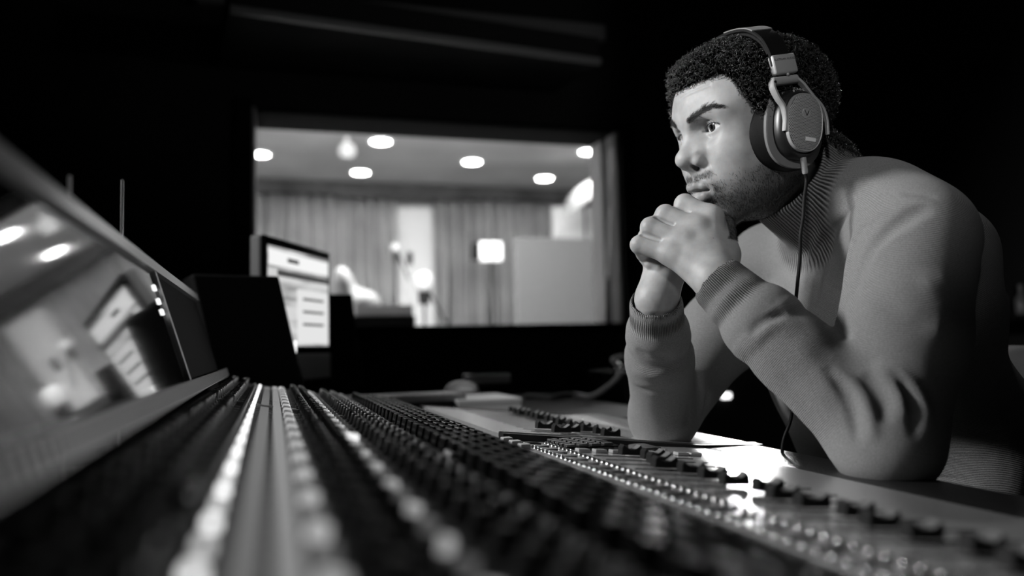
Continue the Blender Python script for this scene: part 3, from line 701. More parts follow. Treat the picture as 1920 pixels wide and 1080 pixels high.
mp('document_pane', (-.02, -.0062, z0+.085), (wid/2-.02, -.0053, z1-.085), bandw, 0, mon)
for k in range(3): mp('text_line', (.01, -.0066, z1-.110-.03*k), (wid/2-.05, -.0063, z1-.104-.03*k), bandd, 0, mon)
mp('stand', (-.05, .03, .0), (.05, .10, z0+.05), silverp); mp('stand_foot', (-.09, -.05, .0), (.09, .12, .006), silverp)
# second small speaker behind the display
a_ = P(628, 640, 2.42); b2 = P(672, 640, 2.42); 
speaker((a_[0]-.03, min(a_[1], 2.30), ZD), (b2[0], min(b2[1], 2.30), ZD), P(640, 557, 2.40)[2]-ZD, .12, .10, 'small black speaker to the right behind the computer display', False)
# keyboard on a black riser, mouse, white box
ka, kb = at_z(668, 722, ZD+.045), at_z(850, 752, ZD+.045)
k0 = at_z(735, 748, ZD+.045); k1 = at_z(862, 748, ZD+.045)
ri = empty('riser', ((k0[0]+k1[0])/2, k0[1], ZD), 'black riser carrying the keyboard on the side desk', 'riser')
yk0 = at_z(800, 752, ZD+.042)[1]; xk0 = at_z(725, 752, ZD+.042)[0]; xk1 = at_z(862, 752, ZD+.042)[0]
bm = bmesh.new(); box(bm, (xk0-ri.location.x-.05, yk0-ri.location.y, 0), (xk1-ri.location.x, yk0-ri.location.y+.20, .040), .002); link('riser_box', bm_mesh('riser_box', bm), black, ri)
kb_ = empty('keyboard', ((xk0+xk1)/2-.03, yk0+.07, ZD+.040), 'slim pale computer keyboard on the black riser', 'keyboard', rot=(0, 0, 0.10))
wkb = (xk1-xk0)/2+.055
bm = bmesh.new(); ngon_extrude(bm, [(-wkb, 0), (wkb, 0), (wkb, .010), (-wkb, .010)], -.058, .058); link('keyboard_body', bm_mesh('keyboard_body', bm), silverp, kb_)
bm = bmesh.new(); kpal = mat('key_white', .62, .5)
for j in range(5):
    for i in range(14): box(bm, (-wkb+.008+i*(2*wkb-.016)/14, -.052+j*.0215, .010), (-wkb+.008+(i+.88)*(2*wkb-.016)/14, -.052+j*.0215+.018, .0145), .001)
o_ = link('key', bm_mesh('key', bm), kpal, kb_)
wb = empty('paper_box', tuple(at_z(925, 785, ZD)), 'white flat box of paper beside the keyboard riser', 'paper box')
xa, xb_ = at_z(868, 752, ZD+.042)[0], at_z(985, 746, ZD+.042)[0]; yb = YF+.04
wb.location = ((xa+xb_)/2, yk0+.02, ZD); hw = (xb_-xa)/2
bm = bmesh.new(); box(bm, (-hw, -.02, 0), (hw, .19, .036), .002); link('box_body', bm_mesh('box_body', bm), mat('white_card', .88, .6), wb)
bm = bmesh.new(); box(bm, (-hw-.001, -.021, .030), (hw+.001, .191, .041), .001); link('lid', bm_mesh('lid', bm), mat('white_card_lid', .88, .55), wb)
mc = at_z(866, 735, ZD+.042); ms = empty('computer_mouse', (mc[0], mc[1], ZD+.041), 'white computer mouse beside the keyboard', 'computer mouse', rot=(0, 0, .5))
g_ = Grid(np.arange(-.045, .045, .002), np.arange(-.07, .07, .002), np.arange(-.004, .05, .002)); g_.ell((0, 0, .004), np.eye(3), (.032, .056, .026)); g_.apply(lambda X: X[2]+0*X[0]+0*X[1], (-.1, -.1, -.1), (.1, .1, .001), .002, 'sub')
V_, F_ = g_.surface(0, 1); link('mouse_shell', npmesh('mouse_shell', V_, F_), mat('mouse_white', .85, .3), ms)
bm = bmesh.new(); box(bm, (-.0015, .015, .024), (.0015, .032, .029), .0006); link('scroll_wheel', bm_mesh('scroll_wheel', bm), black, ms)
ph = at_y(912, 712, 2.33); dv = empty('small_device', (ph[0], 2.33, ZD), 'small grey flat device lying behind the mouse', 'device')
bm = bmesh.new(); box(bm, (-.07, -.03, 0), (.07, .05, .046), .003); link('device_stand', bm_mesh('device_stand', bm), black, dv)
bm = bmesh.new(); box(bm, (-.065, -.04, .046), (.065, .04, .074), .006); link('device_body', bm_mesh('device_body', bm), silverp, dv)
bm = bmesh.new(); box(bm, (-.05, -.028, .074), (.05, .028, .0755), .001); link('device_screen', bm_mesh('device_screen', bm), gl_black, dv)
# a cable and a hook of pale cable beside the far sleeve
cp = [np.array([at_y(x_, 712, y_)[0], y_, ZD+.009]) for x_, y_ in ((985, 2.25), (1035, 2.18), (1075, 2.22), (1110, 2.12))]; e_ = P(1158, 712, 2.1)
tag(tube('loose_cable', spline(cp+[P(1155, 712, 2.15), P(1160, 690, 2.15), P(1150, 674, 2.15), P(1170, 668, 2.15)], 60), .008, mat('grey_cable', .10, .5)), 'grey cable trailing over the side desk and looping up beside the far sleeve', 'cable')
# chair
lea = mat('chair_leather', .6, .5, bump=(160, .4, .002)); ch = empty('office_chair', (1.02, .90, 0), 'pale leather office chair behind the man', 'chair')
g_ = Grid(np.arange(.70, 1.42, .010), np.arange(.58, 1.22, .010), np.arange(.34, 1.02, .010))
g_.ell((1.00, .90, .375), np.eye(3), (.27, .27, .055)); g_.surface
V_, F_ = g_.surface(0, 1); link('seat', npmesh('seat', V_-np.array(ch.location), F_), lea, ch)
g_ = Grid(np.arange(1.04, 1.46, .008), np.arange(.58, 1.22, .008), np.arange(.40, 1.02, .008))
bm = bmesh.new(); box(bm, (-.032, -.27, -.26), (.032, .27, .25), .030, None, 4); bmesh.ops.subdivide_edges(bm, edges=[e for e in bm.edges if e.calc_length() > .2], cuts=10, use_grid_fill=True)
for v_ in bm.verts: v_.co.x += .12*(v_.co.z)-1.1*v_.co.y**2
bmesh.ops.translate(bm, verts=bm.verts, vec=(1.22-1.02, -.02, .632)); link('backrest', bm_mesh('backrest', bm, True, 60), lea, ch)
bm = bmesh.new(); lathe(bm, [(.03, .06), (.03, .33), (.10, .345), (.10, .36), (0, .36)], 20); link('gas_column', bm_mesh('gas_column', bm, True), black, ch)
bm = bmesh.new(); box(bm, (.0, -.04, .33), (.30, .04, .36), .005); box(bm, (.25, -.03, .33), (.28, .03, .62), .005); link('back_bracket', bm_mesh('back_bracket', bm), black, ch)
for k in range(5):
    an = k*2*math.pi/5+.3; Mx = Matrix.Rotation(an, 4, 'Z'); bm = bmesh.new(); box(bm, (.0, -.025, .055), (.29, .025, .085), .006, Mx); lg = link('leg', bm_mesh('leg', bm), black, ch)
    bm = bmesh.new(); lathe(bm, [(0, -.02), (.027, -.02), (.03, -.01), (.03, .01), (.027, .02), (0, .02)], 18, Mx @ Matrix.Translation((.27, 0, .031)) @ Matrix.Rotation(math.pi/2, 4, 'X')); link('caster', bm_mesh('caster', bm, True), black, lg)
# shelf with bottles far at the right, and a lamp on equipment seen between the arms
sf = P(1880, 590, 2.6); root = empty('wall_shelf', (2.86, sf[1], 0), 'dark shelf on the right behind the man', 'shelf')
yS = at_x(1878, 575, 2.86)[1]; zS = at_x(1878, 592, 2.86)[2]
root.location = (2.86, yS, zS)
bm = bmesh.new(); box(bm, (-.12, -.5, -.02), (.14, .5, 0)); link('shelf_board', bm_mesh('shelf_board', bm), body_m, root)
def bottle(px, py, sc, label):
    y = at_x(px, py, 2.86)[1]; b0 = empty('bottle', (2.86, y, zS), label, 'bottle', 'bottles on the wall shelf')
    bm = bmesh.new(); lathe(bm, [(0, 0), (.035*sc, 0), (.038*sc, .01), (.038*sc, .10*sc), (.014*sc, .14*sc), (.013*sc, .17*sc)], 20); link('bottle_body', bm_mesh('bottle_body', bm, True), mat('bottle_glass', .30, .15, spec=.9), b0)
    bm = bmesh.new(); lathe(bm, [(0, .17*sc), (.016*sc, .17*sc), (.016*sc, .20*sc), (0, .20*sc)], 16); link('cap', bm_mesh('cap', bm, True), silverp, b0)
bottle(1877, 590, .75, 'small pale bottle on the dark shelf at the right edge'); bottle(1917, 590, .6, 'smaller bottle at the very right edge of the photo')
rk_ = P(1362, 742, 2.75); rack = empty('equipment_rack', (rk_[0], 2.85, 0), 'black equipment rack under the window with one bright lamp', 'equipment rack')
rk_ = at_y(1360, 742, 2.60)
bm = bmesh.new(); box(bm, (-.30, -.25, 0), (.45, .30, rk_[2]+.10), .006); link('rack_case', bm_mesh('rack_case', bm), body_m, rack)
bm = bmesh.new(); box(bm, (rk_[0]-rack.location.x-.018, -.262, rk_[2]-.010), (rk_[0]-rack.location.x+.018, -.249, rk_[2]+.010), .004); link('rack_lamp', bm_mesh('rack_lamp', bm), mat('rack_lamp', .9, .4, emit=(2.5, 1.0)), rack)
# ================================================================ the person
# head frame: F forward, L to his left (towards the camera), U up
HR = rotv((0.06, -0.25, 0.005)) @ np.array([[-1, 0, 0], [0, -1, 0], [0, 0, 1.0]]).T
HO = np.array([0.601, 0.884, 1.163])
def H(f, l, u):                              # the lower face sits a little higher than the plain numbers
    if f > .03: u = u+.006*min(1, (f-.03)/.03)*float(np.clip((.018-u)/.03, 0, 1))
    return HO+HR@np.array([f, l, u])
def hloc(V): return (V-HO)@HR

# skeleton
J = dict(
 lw=P(1345, 528, .925), le=P(1662, 826, .830), ls=P(1722, 415, .915),
 rw=P(1230, 566, 1.000), re=P(1243, 782, 1.135), rs=P(1438, 492, 1.265))
neck0 = (J['ls']+J['rs'])/2+np.array([0.03, 0.0, 0.045])
pelvis = np.array([0.98, 0.90, 0.53])
chest = (J['ls']+J['rs'])/2+np.array([0.05, 0, -0.10])
belly = np.array([0.86, 0.89, 0.72])

# left hand (near), wrapped over the right fist: MCP, PIP, DIP, tip of each finger
LH = {
 'index': [P(1334, 408, .965), P(1284, 383, .985), P(1297, 402, 1.010), P(1314, 424, 1.012)],
 'middle': [P(1308, 428, .957), P(1248, 403, .977), P(1258, 423, 1.006), P(1277, 444, 1.012)],
 'ring': [P(1284, 452, .953), P(1220, 426, .973), P(1229, 447, 1.003), P(1246, 466, 1.010)],
 'little': [P(1262, 478, .952), P(1199, 459, .972), P(1207, 476, .997), P(1222, 491, 1.004)]}
LR = {'index': (.0125, .0128, .0105, .0088), 'middle': (.0125, .0128, .0105, .0088), 'ring': (.012, .0124, .010, .0084), 'little': (.0115, .0112, .0092, .0078)}
LT = [P(1358, 478, .950), P(1356, 425, .985), P(1330, 398, 1.005), P(1312, 392, 1.02)]
RH = {
 'index': [P(1262, 410, 1.045), P(1240, 420, 1.015), P(1252, 436, .998), P(1270, 446, .990)],
 'middle': [P(1256, 432, 1.045), P(1226, 440, 1.015), P(1238, 455, .996), P(1256, 465, .990)],
 'ring': [P(1248, 454, 1.042), P(1214, 445, 1.008), P(1217, 442, .985), P(1226, 452, .978)],
 'little': [P(1240, 478, 1.038), P(1213, 480, 1.012), P(1222, 492, .996), P(1236, 500, .990)]}
RT = [P(1258, 505, 1.000), P(1290, 470, .990), P(1312, 440, .985), P(1325, 420, .985)]

def build_body():
    FX, FY, FZ = (.42, .72), (.785, .985), (.955, 1.325)
    g = Grid(axis_steps(.40, 1.12, [FX], .0012, .009), axis_steps(.56, 1.30, [FY], .0012, .009), axis_steps(.30, 1.345, [FZ], .0012, .009))
    I = np.eye(3)
    # ---- torso, legs, arms (under the clothes)
    g.ell(chest+np.array([.02, 0, -.02]), I, (.085, .13, .12), .05); g.ell(belly, I, (.095, .13, .13), .05)
    g.ell(pelvis, I, (.12, .15, .11), .06)
    g.cap(J['ls']+np.array([.02, .02, -.02]), J['rs']+np.array([.02, -.02, -.02]), .036, .036, .03)
    for sg, nm in ((-1, 'l'), (1, 'r')):
        hip = pelvis+np.array([-.02, .085*sg, -.01]); knee = np.array([.62, .90+.13*sg, .535]); ank = np.array([.66, .90+.13*sg, .335])
        g.cap(hip, knee, .078, .052, .03); g.cap(knee, ank, .052, .042, .02)
        s_, e_, w_ = J[nm+'s'], J[nm+'e'], J[nm+'w']
        g.cap(s_+np.array([0, 0, -.022]), e_, .038, .030, .015); g.cap(e_, e_+(w_-e_)*.3, .031, .033, .015); g.cap(e_+(w_-e_)*.3, w_, .033, .0265, .015)
    # ---- neck
    g.cap(neck0, H(-.022, 0, -.035), .062, .056, .03)
    g.cap(neck0+np.array([0.02, 0, -.04]), neck0, .060, .060, .03)
    # ---- skull
    def E(f, l, u, rf, rl, ru, k=.0, op='add', rot=None):
        R = HR if rot is None else HR@rotv(rot)
        g.ell(H(f, l, u), R, (rf, rl, ru), k, op)
    def C(a, b, ra, rb=None, k=.0, op='add'): g.cap(H(*a), H(*b), ra, rb, k, op)
    E(-.006, 0, .042, .096, .076, .072)
    E(.034, 0, .048, .062, .064, .058, .03)
    E(.030, 0, -.018, .060, .058, .065, .03)
    for s in (-1, 1):
        E(.055, .037*s, -.012, .028, .026, .022, .02)
        C((-.006, .056*s, .0), (.000, .053*s, -.036), .018, .016, .02)
        C((.000, .053*s, -.036), (.070, .020*s, -.088), .016, .015, .022)
        E(.030, .044*s, -.034, .035, .018, .028, .02)
    for s in (-1, 1):
        g.ell(H(.048, .036*s, -.030), HR, (.036, .025, .034), .032)             # full cheek
        g.ell(H(.044, .042*s, .036), HR, (.034, .028, .040), .022)              # temple
    E(.044, 0, -.055, .046, .042, .036, .03)
    E(.070, 0, -.050, .031, .034, .034, .02)
    E(.080, 0, -.094, .018, .022, .017, .015)
    C((-.03, 0, -.02), (.02, 0, -.068), .045, .030, .03)
    for s in (-1, 1):
        # brow ridge, socket, lids
        C((.089, .012*s, .036), (.070, .050*s, .040), .0095, .009, .014)
        E(.0975, .0305*s, .020, .0165, .0215, .0125, .010, 'sub')
        g.ell(H(.0630, .0335*s, .021), HR, (.0234, .0255, .0212), .003)
    # ---- nose
    C((.085, 0, .032), (.1080, 0, -.009), .0075, .0090, .012)
    for s in (-1, 1):
        C((.077, .0065*s, .024), (.0955, .0115*s, -.0125), .0080, .0112, .012)
        E(.0975, .0160*s, -.0180, .0115, .0078, .0085, .0030, rot=(0, .25, 0))
    E(.1090, 0, -.0135, .0125, .0130, .0108, .007)
    C((.106, 0, -.022), (.099, 0, -.033), .005, .006, .006)
    # ---- lips
    for s in (-1, 1):
        up = [(.0890, .0235*s, -.0550), (.1010, .0140*s, -.0510), (.1055, .0055*s, -.0490), (.1050, 0, -.0505)]
        for (a, b), (ra, rb) in zip(zip(up, up[1:]), ((.0030, .0054), (.0054, .0062), (.0062, .0060))): C(a, b, ra, rb, .004)
        lo = [(.0895, .0215*s, -.0585), (.1000, .0125*s, -.0630), (.1030, .0, -.0650)]
        for (a, b), (ra, rb) in zip(zip(lo, lo[1:]), ((.0032, .0066), (.0066, .0076))): C(a, b, ra, rb, .004)
    mouth = [H(.0890, .0250, -.0575), H(.1025, .0150, -.0565), H(.1100, .0060, -.0562), H(.1120, 0, -.0570), H(.1100, -.0060, -.0562), H(.1025, -.0150, -.0565), H(.0890, -.0250, -.0575)]
    g.stroke(mouth, .0022, -.0042)
    for s in (-1, 1):
        g.stroke([H(.101, .022*s, -.012), H(.094, .0265*s, -.022), H(.087, .034*s, -.042), H(.080, .037*s, -.058)], .0045, -.0018)
        g.bump(H(.089, .0275*s, -.059), HR, (.006, .005, .006), -.0022)         # mouth corner
        g.bump(H(.097, .0205*s, -.008), HR, (.007, .006, .006), .0016)
        g.bump(H(.062, .048*s, -.008), HR, (.014, .014, .012), .0015)
        g.stroke([H(.083, .018*s, .010), H(.082, .030*s, .005), H(.074, .044*s, .009)], .0032, -.0015)   # under the eye
        g.stroke([H(.090, .016*s, .025), H(.088, .032*s, .0335), H(.076, .050*s, .027)], .0022, -.0016)    # lid crease
        g.ell(H(.1035, .0095*s, -.0255), HR@rotv((0, .35, .35*s)), (.0080, .0046, .0058), .0015, 'sub')
    g.bump(H(.098, 0, -.079), HR, (.008, .016, .006), -.0045)
    g.stroke([H(.106, 0, -.036), H(.110, 0, -.045)], .0030, -.0014)
    for uu, am in ((.054, .0012), (.062, .0014), (.070, .0012)):             # brow creases
        g.stroke([H(.096, 0, uu-.002), H(.092, .020, uu), H(.080, .044, uu+.001)], .0022, -am)
    g.stroke([H(.098, .006, .034), H(.097, .007, .046)], .0025, -.0012)
    g.stroke([H(.098, -.006, .034), H(.097, -.007, .046)], .0025, -.0012)
    for s in (-1, 1):                                                        # eye openings
        c0 = H(.0630, .0340*s, .0210)
        def almond(X, s=s, c0=c0):
            P_ = [X[i]-c0[i] for i in range(3)]
            f, l, u = [P_[0]*HR[0, j]+P_[1]*HR[1, j]+P_[2]*HR[2, j] for j in range(3)]
            l = l*s; u = u-.06*l           # outer corner a little higher
            w, hu, hl = .0172, .0056, .0044; Ru = (w*w+hu*hu)/(2*hu); Rl = (w*w+hl*hl)/(2*hl)
            a = np.sqrt(l*l+(u-(hu-Ru))**2)-Ru; b = np.sqrt(l*l+(u+(hl-Rl))**2)-Rl
            return np.maximum(np.maximum(np.maximum(a, b), .001-f), .0213-np.sqrt((P_[0])**2+P_[1]**2+P_[2]**2))
        g.apply(almond, c0-.02, c0+.02, .0010, 'sub', pad=.002)
        # ears
        E(-.012, .077*s, .002, .017, .006, .030, .004, rot=(0, -.15, .25*s))
        E(-.008, .083*s, .004, .009, .005, .018, .003, 'sub')
    # ---- hands
    def finger(js, rs, k=.0030):
        for i in range(3): g.cap(js[i], js[i+1], rs[i]*.97, rs[i+1], k if i else .010)
    def hand(Hd, Rd, T, wrist, away):
        order = ['index', 'middle', 'ring', 'little']
        for n in order:
            m = Hd[n][0]
            g.cap(wrist+(m-wrist)*.10, m, .017, Rd[n][0]*1.04, .014)         # metacarpals
            g.cap(wrist+(m-wrist)*.35+away*.010, m+away*.006, .016, .011, .012)   # palm
        g.cap(wrist+(T[0]-wrist)*.2, T[0], .019, .0175, .015)
        g.cap(T[0], T[1], .0165, .0135, .010); g.cap(T[1], T[2], .0130, .0115, .004); g.cap(T[2], T[3], .0115, .0088, .003)
        for n in order: finger(Hd[n], Rd[n])
        for n in order:                                                      # knuckles
            g.bump(Hd[n][0]-away*.010, I, (.009, .009, .009), .0010)
            a, b = Hd[n][0], Hd[n][1]
        for n, m2 in zip(order, order[1:]):                                  # gaps between the fingers
            a0, a1 = Hd[n][:2]; b0, b1 = Hd[m2][:2]
            g.stroke([(a0*.4+a1*.6+b0*.4+b1*.6)/2-away*.009, (a1*1.1-a0*.1+b1*1.1-b0*.1)/2-away*.009], .0026, -.0042)
    RR = {k: tuple(x*.96 for x in v) for k, v in LR.items()}
    hand(RH, RR, RT, J['rw'], np.array([-.2, -.9, .1]))
    hand(LH, LR, LT, J['lw'], CF*.9)
    # the wrist bone and tendons of the near hand
    g.bump(P(1330, 556, .905), I, (.010, .010, .010), .002)
    for n in ('index', 'middle', 'ring'):
        a = J['lw']*.75+LH[n][0]*.25-CF*.016; b = LH[n][0]-CF*.014
        g.stroke([a, b], .0045, .0004)
    V, F = g.surface(0.0, 1)
    q = hloc(V); al = np.abs(q[:, 1])                                         # even out the cheeks
    m = ss(.028, .036, al)*ss(.082, .076, al)*ss(-.052, -.040, q[:, 2])*ss(.006, -.004, q[:, 2])*ss(.0, .012, q[:, 0])*ss(.100, .092, q[:, 0])*(np.linalg.norm(q, axis=1) > .04)
    ed = np.concatenate([F[:, [0, 1]], F[:, [1, 2]], F[:, [2, 3]], F[:, [3, 0]]]); ed = ed[m[ed].max(1) > 0]
    ct = np.bincount(ed.ravel(), minlength=len(V))
    for _ in range(60):
        sm = np.zeros_like(V)
        for c in range(3): sm[:, c] = np.bincount(ed[:, 0], V[ed[:, 1], c], len(V))+np.bincount(ed[:, 1], V[ed[:, 0], c], len(V))
        V = np.where((m > 0)[:, None], V+(sm/np.maximum(ct, 1)[:, None]-V)*.6*m[:, None], V)
    return g, V, F

skin = mat('skin', .36, .50, spec=.35, sss=.12)
def skin_nodes(m):
    nt = m.node_tree; b = nt.nodes['Principled BSDF']
    a = nt.nodes.new('ShaderNodeAttribute'); a.attribute_name = 'tone'
    tc = nt.nodes.new('ShaderNodeTexCoord')
    n = nt.nodes.new('ShaderNodeTexNoise'); n.inputs['Scale'].default_value = 60; n.inputs['Detail'].default_value = 4
    nt.links.new(tc.outputs['Object'], n.inputs['Vector'])
    r = nt.nodes.new('ShaderNodeMapRange'); r.inputs[1].default_value = .3; r.inputs[2].default_value = .7; r.inputs[3].default_value = .31; r.inputs[4].default_value = .41
    nt.links.new(n.outputs[0], r.inputs[0])
    mu = nt.nodes.new('ShaderNodeMath'); mu.operation = 'MULTIPLY'; nt.links.new(r.outputs[0], mu.inputs[0]); nt.links.new(a.outputs['Fac'], mu.inputs[1])
    nt.links.new(mu.outputs[0], b.inputs['Base Color'])
    n2 = nt.nodes.new('ShaderNodeTexNoise'); n2.inputs['Scale'].default_value = 900; n2.inputs['Detail'].default_value = 3
    n3 = nt.nodes.new('ShaderNodeTexVoronoi'); n3.inputs['Scale'].default_value = 420
    nt.links.new(tc.outputs['Object'], n2.inputs['Vector']); nt.links.new(tc.outputs['Object'], n3.inputs['Vector'])
    ad = nt.nodes.new('ShaderNodeMath'); nt.links.new(n2.outputs[0], ad.inputs[0]); nt.links.new(n3.outputs['Distance'], ad.inputs[1])
    bp = nt.nodes.new('ShaderNodeBump'); bp.inputs['Strength'].default_value = .13; bp.inputs['Distance'].default_value = .0005
    nt.links.new(ad.outputs[0], bp.inputs['Height']); nt.links.new(bp.outputs[0], b.inputs['Normal'])
skin_nodes(skin)
hairm = mat('hair', .012, .32, spec=.6)
HAIR_TH = .011

def beard_mask(q, n=None):
    f, l, u = q[:, 0], np.abs(q[:, 1]), q[:, 2]
    # line from the sideburn to the corner of the mouth
    line = np.interp(f, [-.02, .01, .03, .06, .085, .12], [.03, .004, -.022, -.037, -.044, -.044])
    m = ss(.004, -.016, u-line)*ss(-.03, -.008, f)
    lips = ((l/.026)**2+((u+.0575)/.0125)**2); m *= np.where(f > .078, ss(.85, 1.25, lips), 1)
    mus = ss(.0, 1, 1-np.abs(u+.0405-.12*l)/.0080)*(f > .08)*ss(.036, .026, l)
    cheek = ss(.040, .070, f)*ss(.030, .042, l)*ss(-.085, -.06, u)      # bare between the moustache and the jaw
    m = m*(1-.55*cheek)
    return np.clip(np.maximum(m, mus*1.1*ss(.0, .004, l)), 0, 1)

def hair_low(f, l):                          # height of the hairline around the head
    phi = np.arctan2(np.abs(l), f+.004)
    return np.interp(phi, [0, .35, .66, .76, .86, .96, 1.06, 1.2, 1.45, 1.8, 2.2, 3.2], [.079, .081, .080, .070, .048, .022, -.008, -.030, -.030, -.030, -.058, -.062])

def strands(paths, rad, sides=3):            # (n, m, 3) polylines and (m,) radii as thin tubes
    n, m, _ = paths.shape
    t = np.gradient(paths, axis=1); t /= np.linalg.norm(t, axis=2, keepdims=True)+1e-12
    ref = np.array([.37, .51, .77]); u = np.cross(t, ref); u /= np.linalg.norm(u, axis=2, keepdims=True)+1e-12; w = np.cross(t, u)
    a = np.arange(sides)*2*math.pi/sides
    rad = np.broadcast_to(rad, (n, m))
    v = paths[:, :, None]+rad[:, :, None, None]*(u[:, :, None]*np.cos(a)[:, None]+w[:, :, None]*np.sin(a)[:, None])
    b = np.arange(n)[:, None, None]*m*sides+np.arange(m-1)[None, :, None]*sides; j = np.arange(sides)[None, None]; k = (j+1) % sides
    f = np.stack([b+j, b+k, b+sides+k, b+sides+j], -1)
    return v.reshape(-1, 3), f.reshape(-1, 4)
def attr(me, name, val):
    a = me.attributes.new(name, 'FLOAT', 'POINT'); a.data.foreach_set('value', np.asarray(val, np.float32))

# ---------------------------------------------------------------- body mesh
g, BV, BF = build_body(); BN = normals(BV, BF); BQ = hloc(BV)
BM = BQ.copy(); BM[:, 2] -= .006*np.clip((BQ[:, 0]-.03)/.03, 0, 1)*np.clip((.018-BQ[:, 2]+.004)/.03, 0, 1)   # undo the shift made in H()
bmask = beard_mask(BM)
near_head = (BQ[:, 2] > -.13) & (np.abs(BQ[:, 0]) < .15) & (np.abs(BQ[:, 1]) < .09)
bmask = bmask*near_head
hd_ = np.full(len(BV), 9.0)
for d_, w_ in ((LH, J['lw']), (RH, J['rw'])):
    for js in d_.values():
        for a, b in zip([w_]+js[:-1], js):
            t_ = np.clip(((BV-a)@(b-a))/((b-a)@(b-a)), 0, 1); hd_ = np.minimum(hd_, np.linalg.norm(BV-a-t_[:, None]*(b-a), axis=1))
onhand = hd_ < .0185
bmask = bmask*~onhand*(BV[:, 2] > 1.02)
lip = np.clip(1-(((BM[:, 1])/.026)**2+((BM[:, 2]+.0575)/.0135)**2), 0, 1)*(BM[:, 0] > .085)
lip = lip*~onhand
tone = 1-.70*bmask-.30*ss(0, .25, lip)
hl = ss(.004, -.004, hair_low(BQ[:, 0], BQ[:, 1])-BQ[:, 2])*near_head*(np.abs(BQ[:, 2]) < .14)
tone = tone*(1-.85*hl)
al_ = np.abs(BQ[:, 1]); bz = .0365+np.interp(al_, [.012, .020, .038, .050, .064], [.0005, .0025, .0085, .0085, .003]); bt = np.interp(al_, [.012, .022, .040, .062], [.0026, .0042, .0040, .0018])
brow = np.exp(-((BQ[:, 2]-bz)/bt)**2)*ss(.010, .015, al_)*ss(.066, .056, al_)*(BQ[:, 0] > .045)*near_head
tone = np.clip(tone*(1-.8*brow), .05, 1)
me = npmesh('person', BV, BF); attr(me, 'tone', tone)
person = link('person', me, skin)
tag(person, 'man in a grey turtleneck resting his elbows on the console, hands clasped at his mouth', 'person')

# ---------------------------------------------------------------- eyes
sclera = mat('eye_white', .72, .12, spec=.6); iris = mat('iris', .035, .15, noise=(900, .5)); pupil = mat('pupil', .003, .08, spec=.8)
gaze = H(.5, .03, .045)-HO
def eye(s):
    c = H(.0630, .0340*s, .021); d = HR@np.array([1.0, .05, .05]); d /= np.linalg.norm(d)
    bm = bmesh.new(); bmesh.ops.create_uvsphere(bm, u_segments=40, v_segments=64,  radius=.0215)
    for v in bm.verts:
        an = math.acos(max(-1, min(1, v.co.z/.0215)))
        if an < .30: v.co *= 1+.030*(1-(an/.30)**2)
    me = bm_mesh('eye', bm, True)
    for m_ in (sclera, iris, pupil): me.materials.append(m_)
    for p in me.polygons:
        an = math.acos(max(-1, min(1, p.center.normalized().z)))
        p.material_index = 2 if an < .125 else (1 if an < .285 else 0); p.use_smooth = True
    o = link('eye', me, None, person); o.location = c
    o.rotation_mode = 'QUATERNION'; o.rotation_quaternion = Vector(d).to_track_quat('Z', 'Y')
for s in (-1, 1): eye(s)

# ---------------------------------------------------------------- hair: a cap close to the scalp and coils over it
hairm = mat('hair', .012, .28, spec=.9)
hairs = mat('hair_cap', .002, .9, spec=.0, bump=(500, 1, .003))
beardm = mat('beard', .018, .45, spec=.5)
hg = Grid(np.arange(.42, .76, .0022), np.arange(.76, 1.01, .0022), np.arange(1.02, 1.36, .0022))
hg.cap(neck0, H(-.022, 0, -.035), .062, .056, .03)
hg.ell(H(-.006, 0, .042), HR, (.096, .076, .072)); hg.ell(H(.034, 0, .048), HR, (.062, .064, .058), .03)
hg.ell(H(.030, 0, -.018), HR, (.060, .058, .065), .03)
X = hg.ax; gx, gy, gz = np.meshgrid(*X, indexing='ij')
QQ = (np.stack([gx, gy, gz], -1)-HO)@HR
th = .0115+.0030*np.sin(QQ[..., 0]*310+1.3*np.sin(QQ[..., 1]*240))*np.sin(QQ[..., 1]*330+QQ[..., 2]*200)*np.sin(QQ[..., 2]*290+.7)+.001*ss(.03, .10, QQ[..., 2])+.007*ss(-.015, -.045, QQ[..., 1])*ss(.02, .06, QQ[..., 0])
low = hair_low(QQ[..., 0], QQ[..., 1])
th = th*np.clip(.35+ss(.0, .03, QQ[..., 2]-low)*.65, 0, 1)
hg.d = np.maximum(hg.d-th.astype(np.float32), (low-QQ[..., 2]).astype(np.float32)*.8).astype(np.float32)
HV, HF = hg.surface(0, 1); HN = normals(HV, HF)
cap_ = link('hair', npmesh('hair', HV, HF), hairs, person)
hq = hloc(HV); out = (np.linalg.norm(hq-np.array([0, 0, .03]), axis=1) > .072)
cand = np.where(out & (hq[:, 2] > hair_low(hq[:, 0], hq[:, 1])-.004))[0]
NC = 22000; pick = rng.choice(cand, NC); base = HV[pick]+HN[pick]*rng.uniform(-.003, .0045, (NC, 1)); nn = HN[pick]
ax_ = rng.normal(size=(NC, 3))+nn*.5; ax_ /= np.linalg.norm(ax_, axis=1)[:, None]
uu = np.cross(ax_, rng.normal(size=(NC, 3))); uu /= np.linalg.norm(uu, axis=1)[:, None]; ww = np.cross(ax_, uu)
m = 11; tt = np.linspace(0, 1, m); turns = rng.uniform(.5, 1.4, (NC, 1)); ph = tt[None]*turns*2*math.pi
R_ = rng.uniform(.0008, .0024, (NC, 1)); Ln = rng.uniform(.002, .009, (NC, 1))
paths = base[:, None]+uu[:, None]*(R_*np.cos(ph))[..., None]+ww[:, None]*(R_*np.sin(ph))[..., None]+ax_[:, None]*(Ln*(tt-.5)[None])[..., None]
v, f = strands(paths, np.interp(tt, [0, .2, .8, 1], [.00022, .00032, .00030, .0001]), 4)
link('curls', npmesh('curls', v, f), hairm, person)

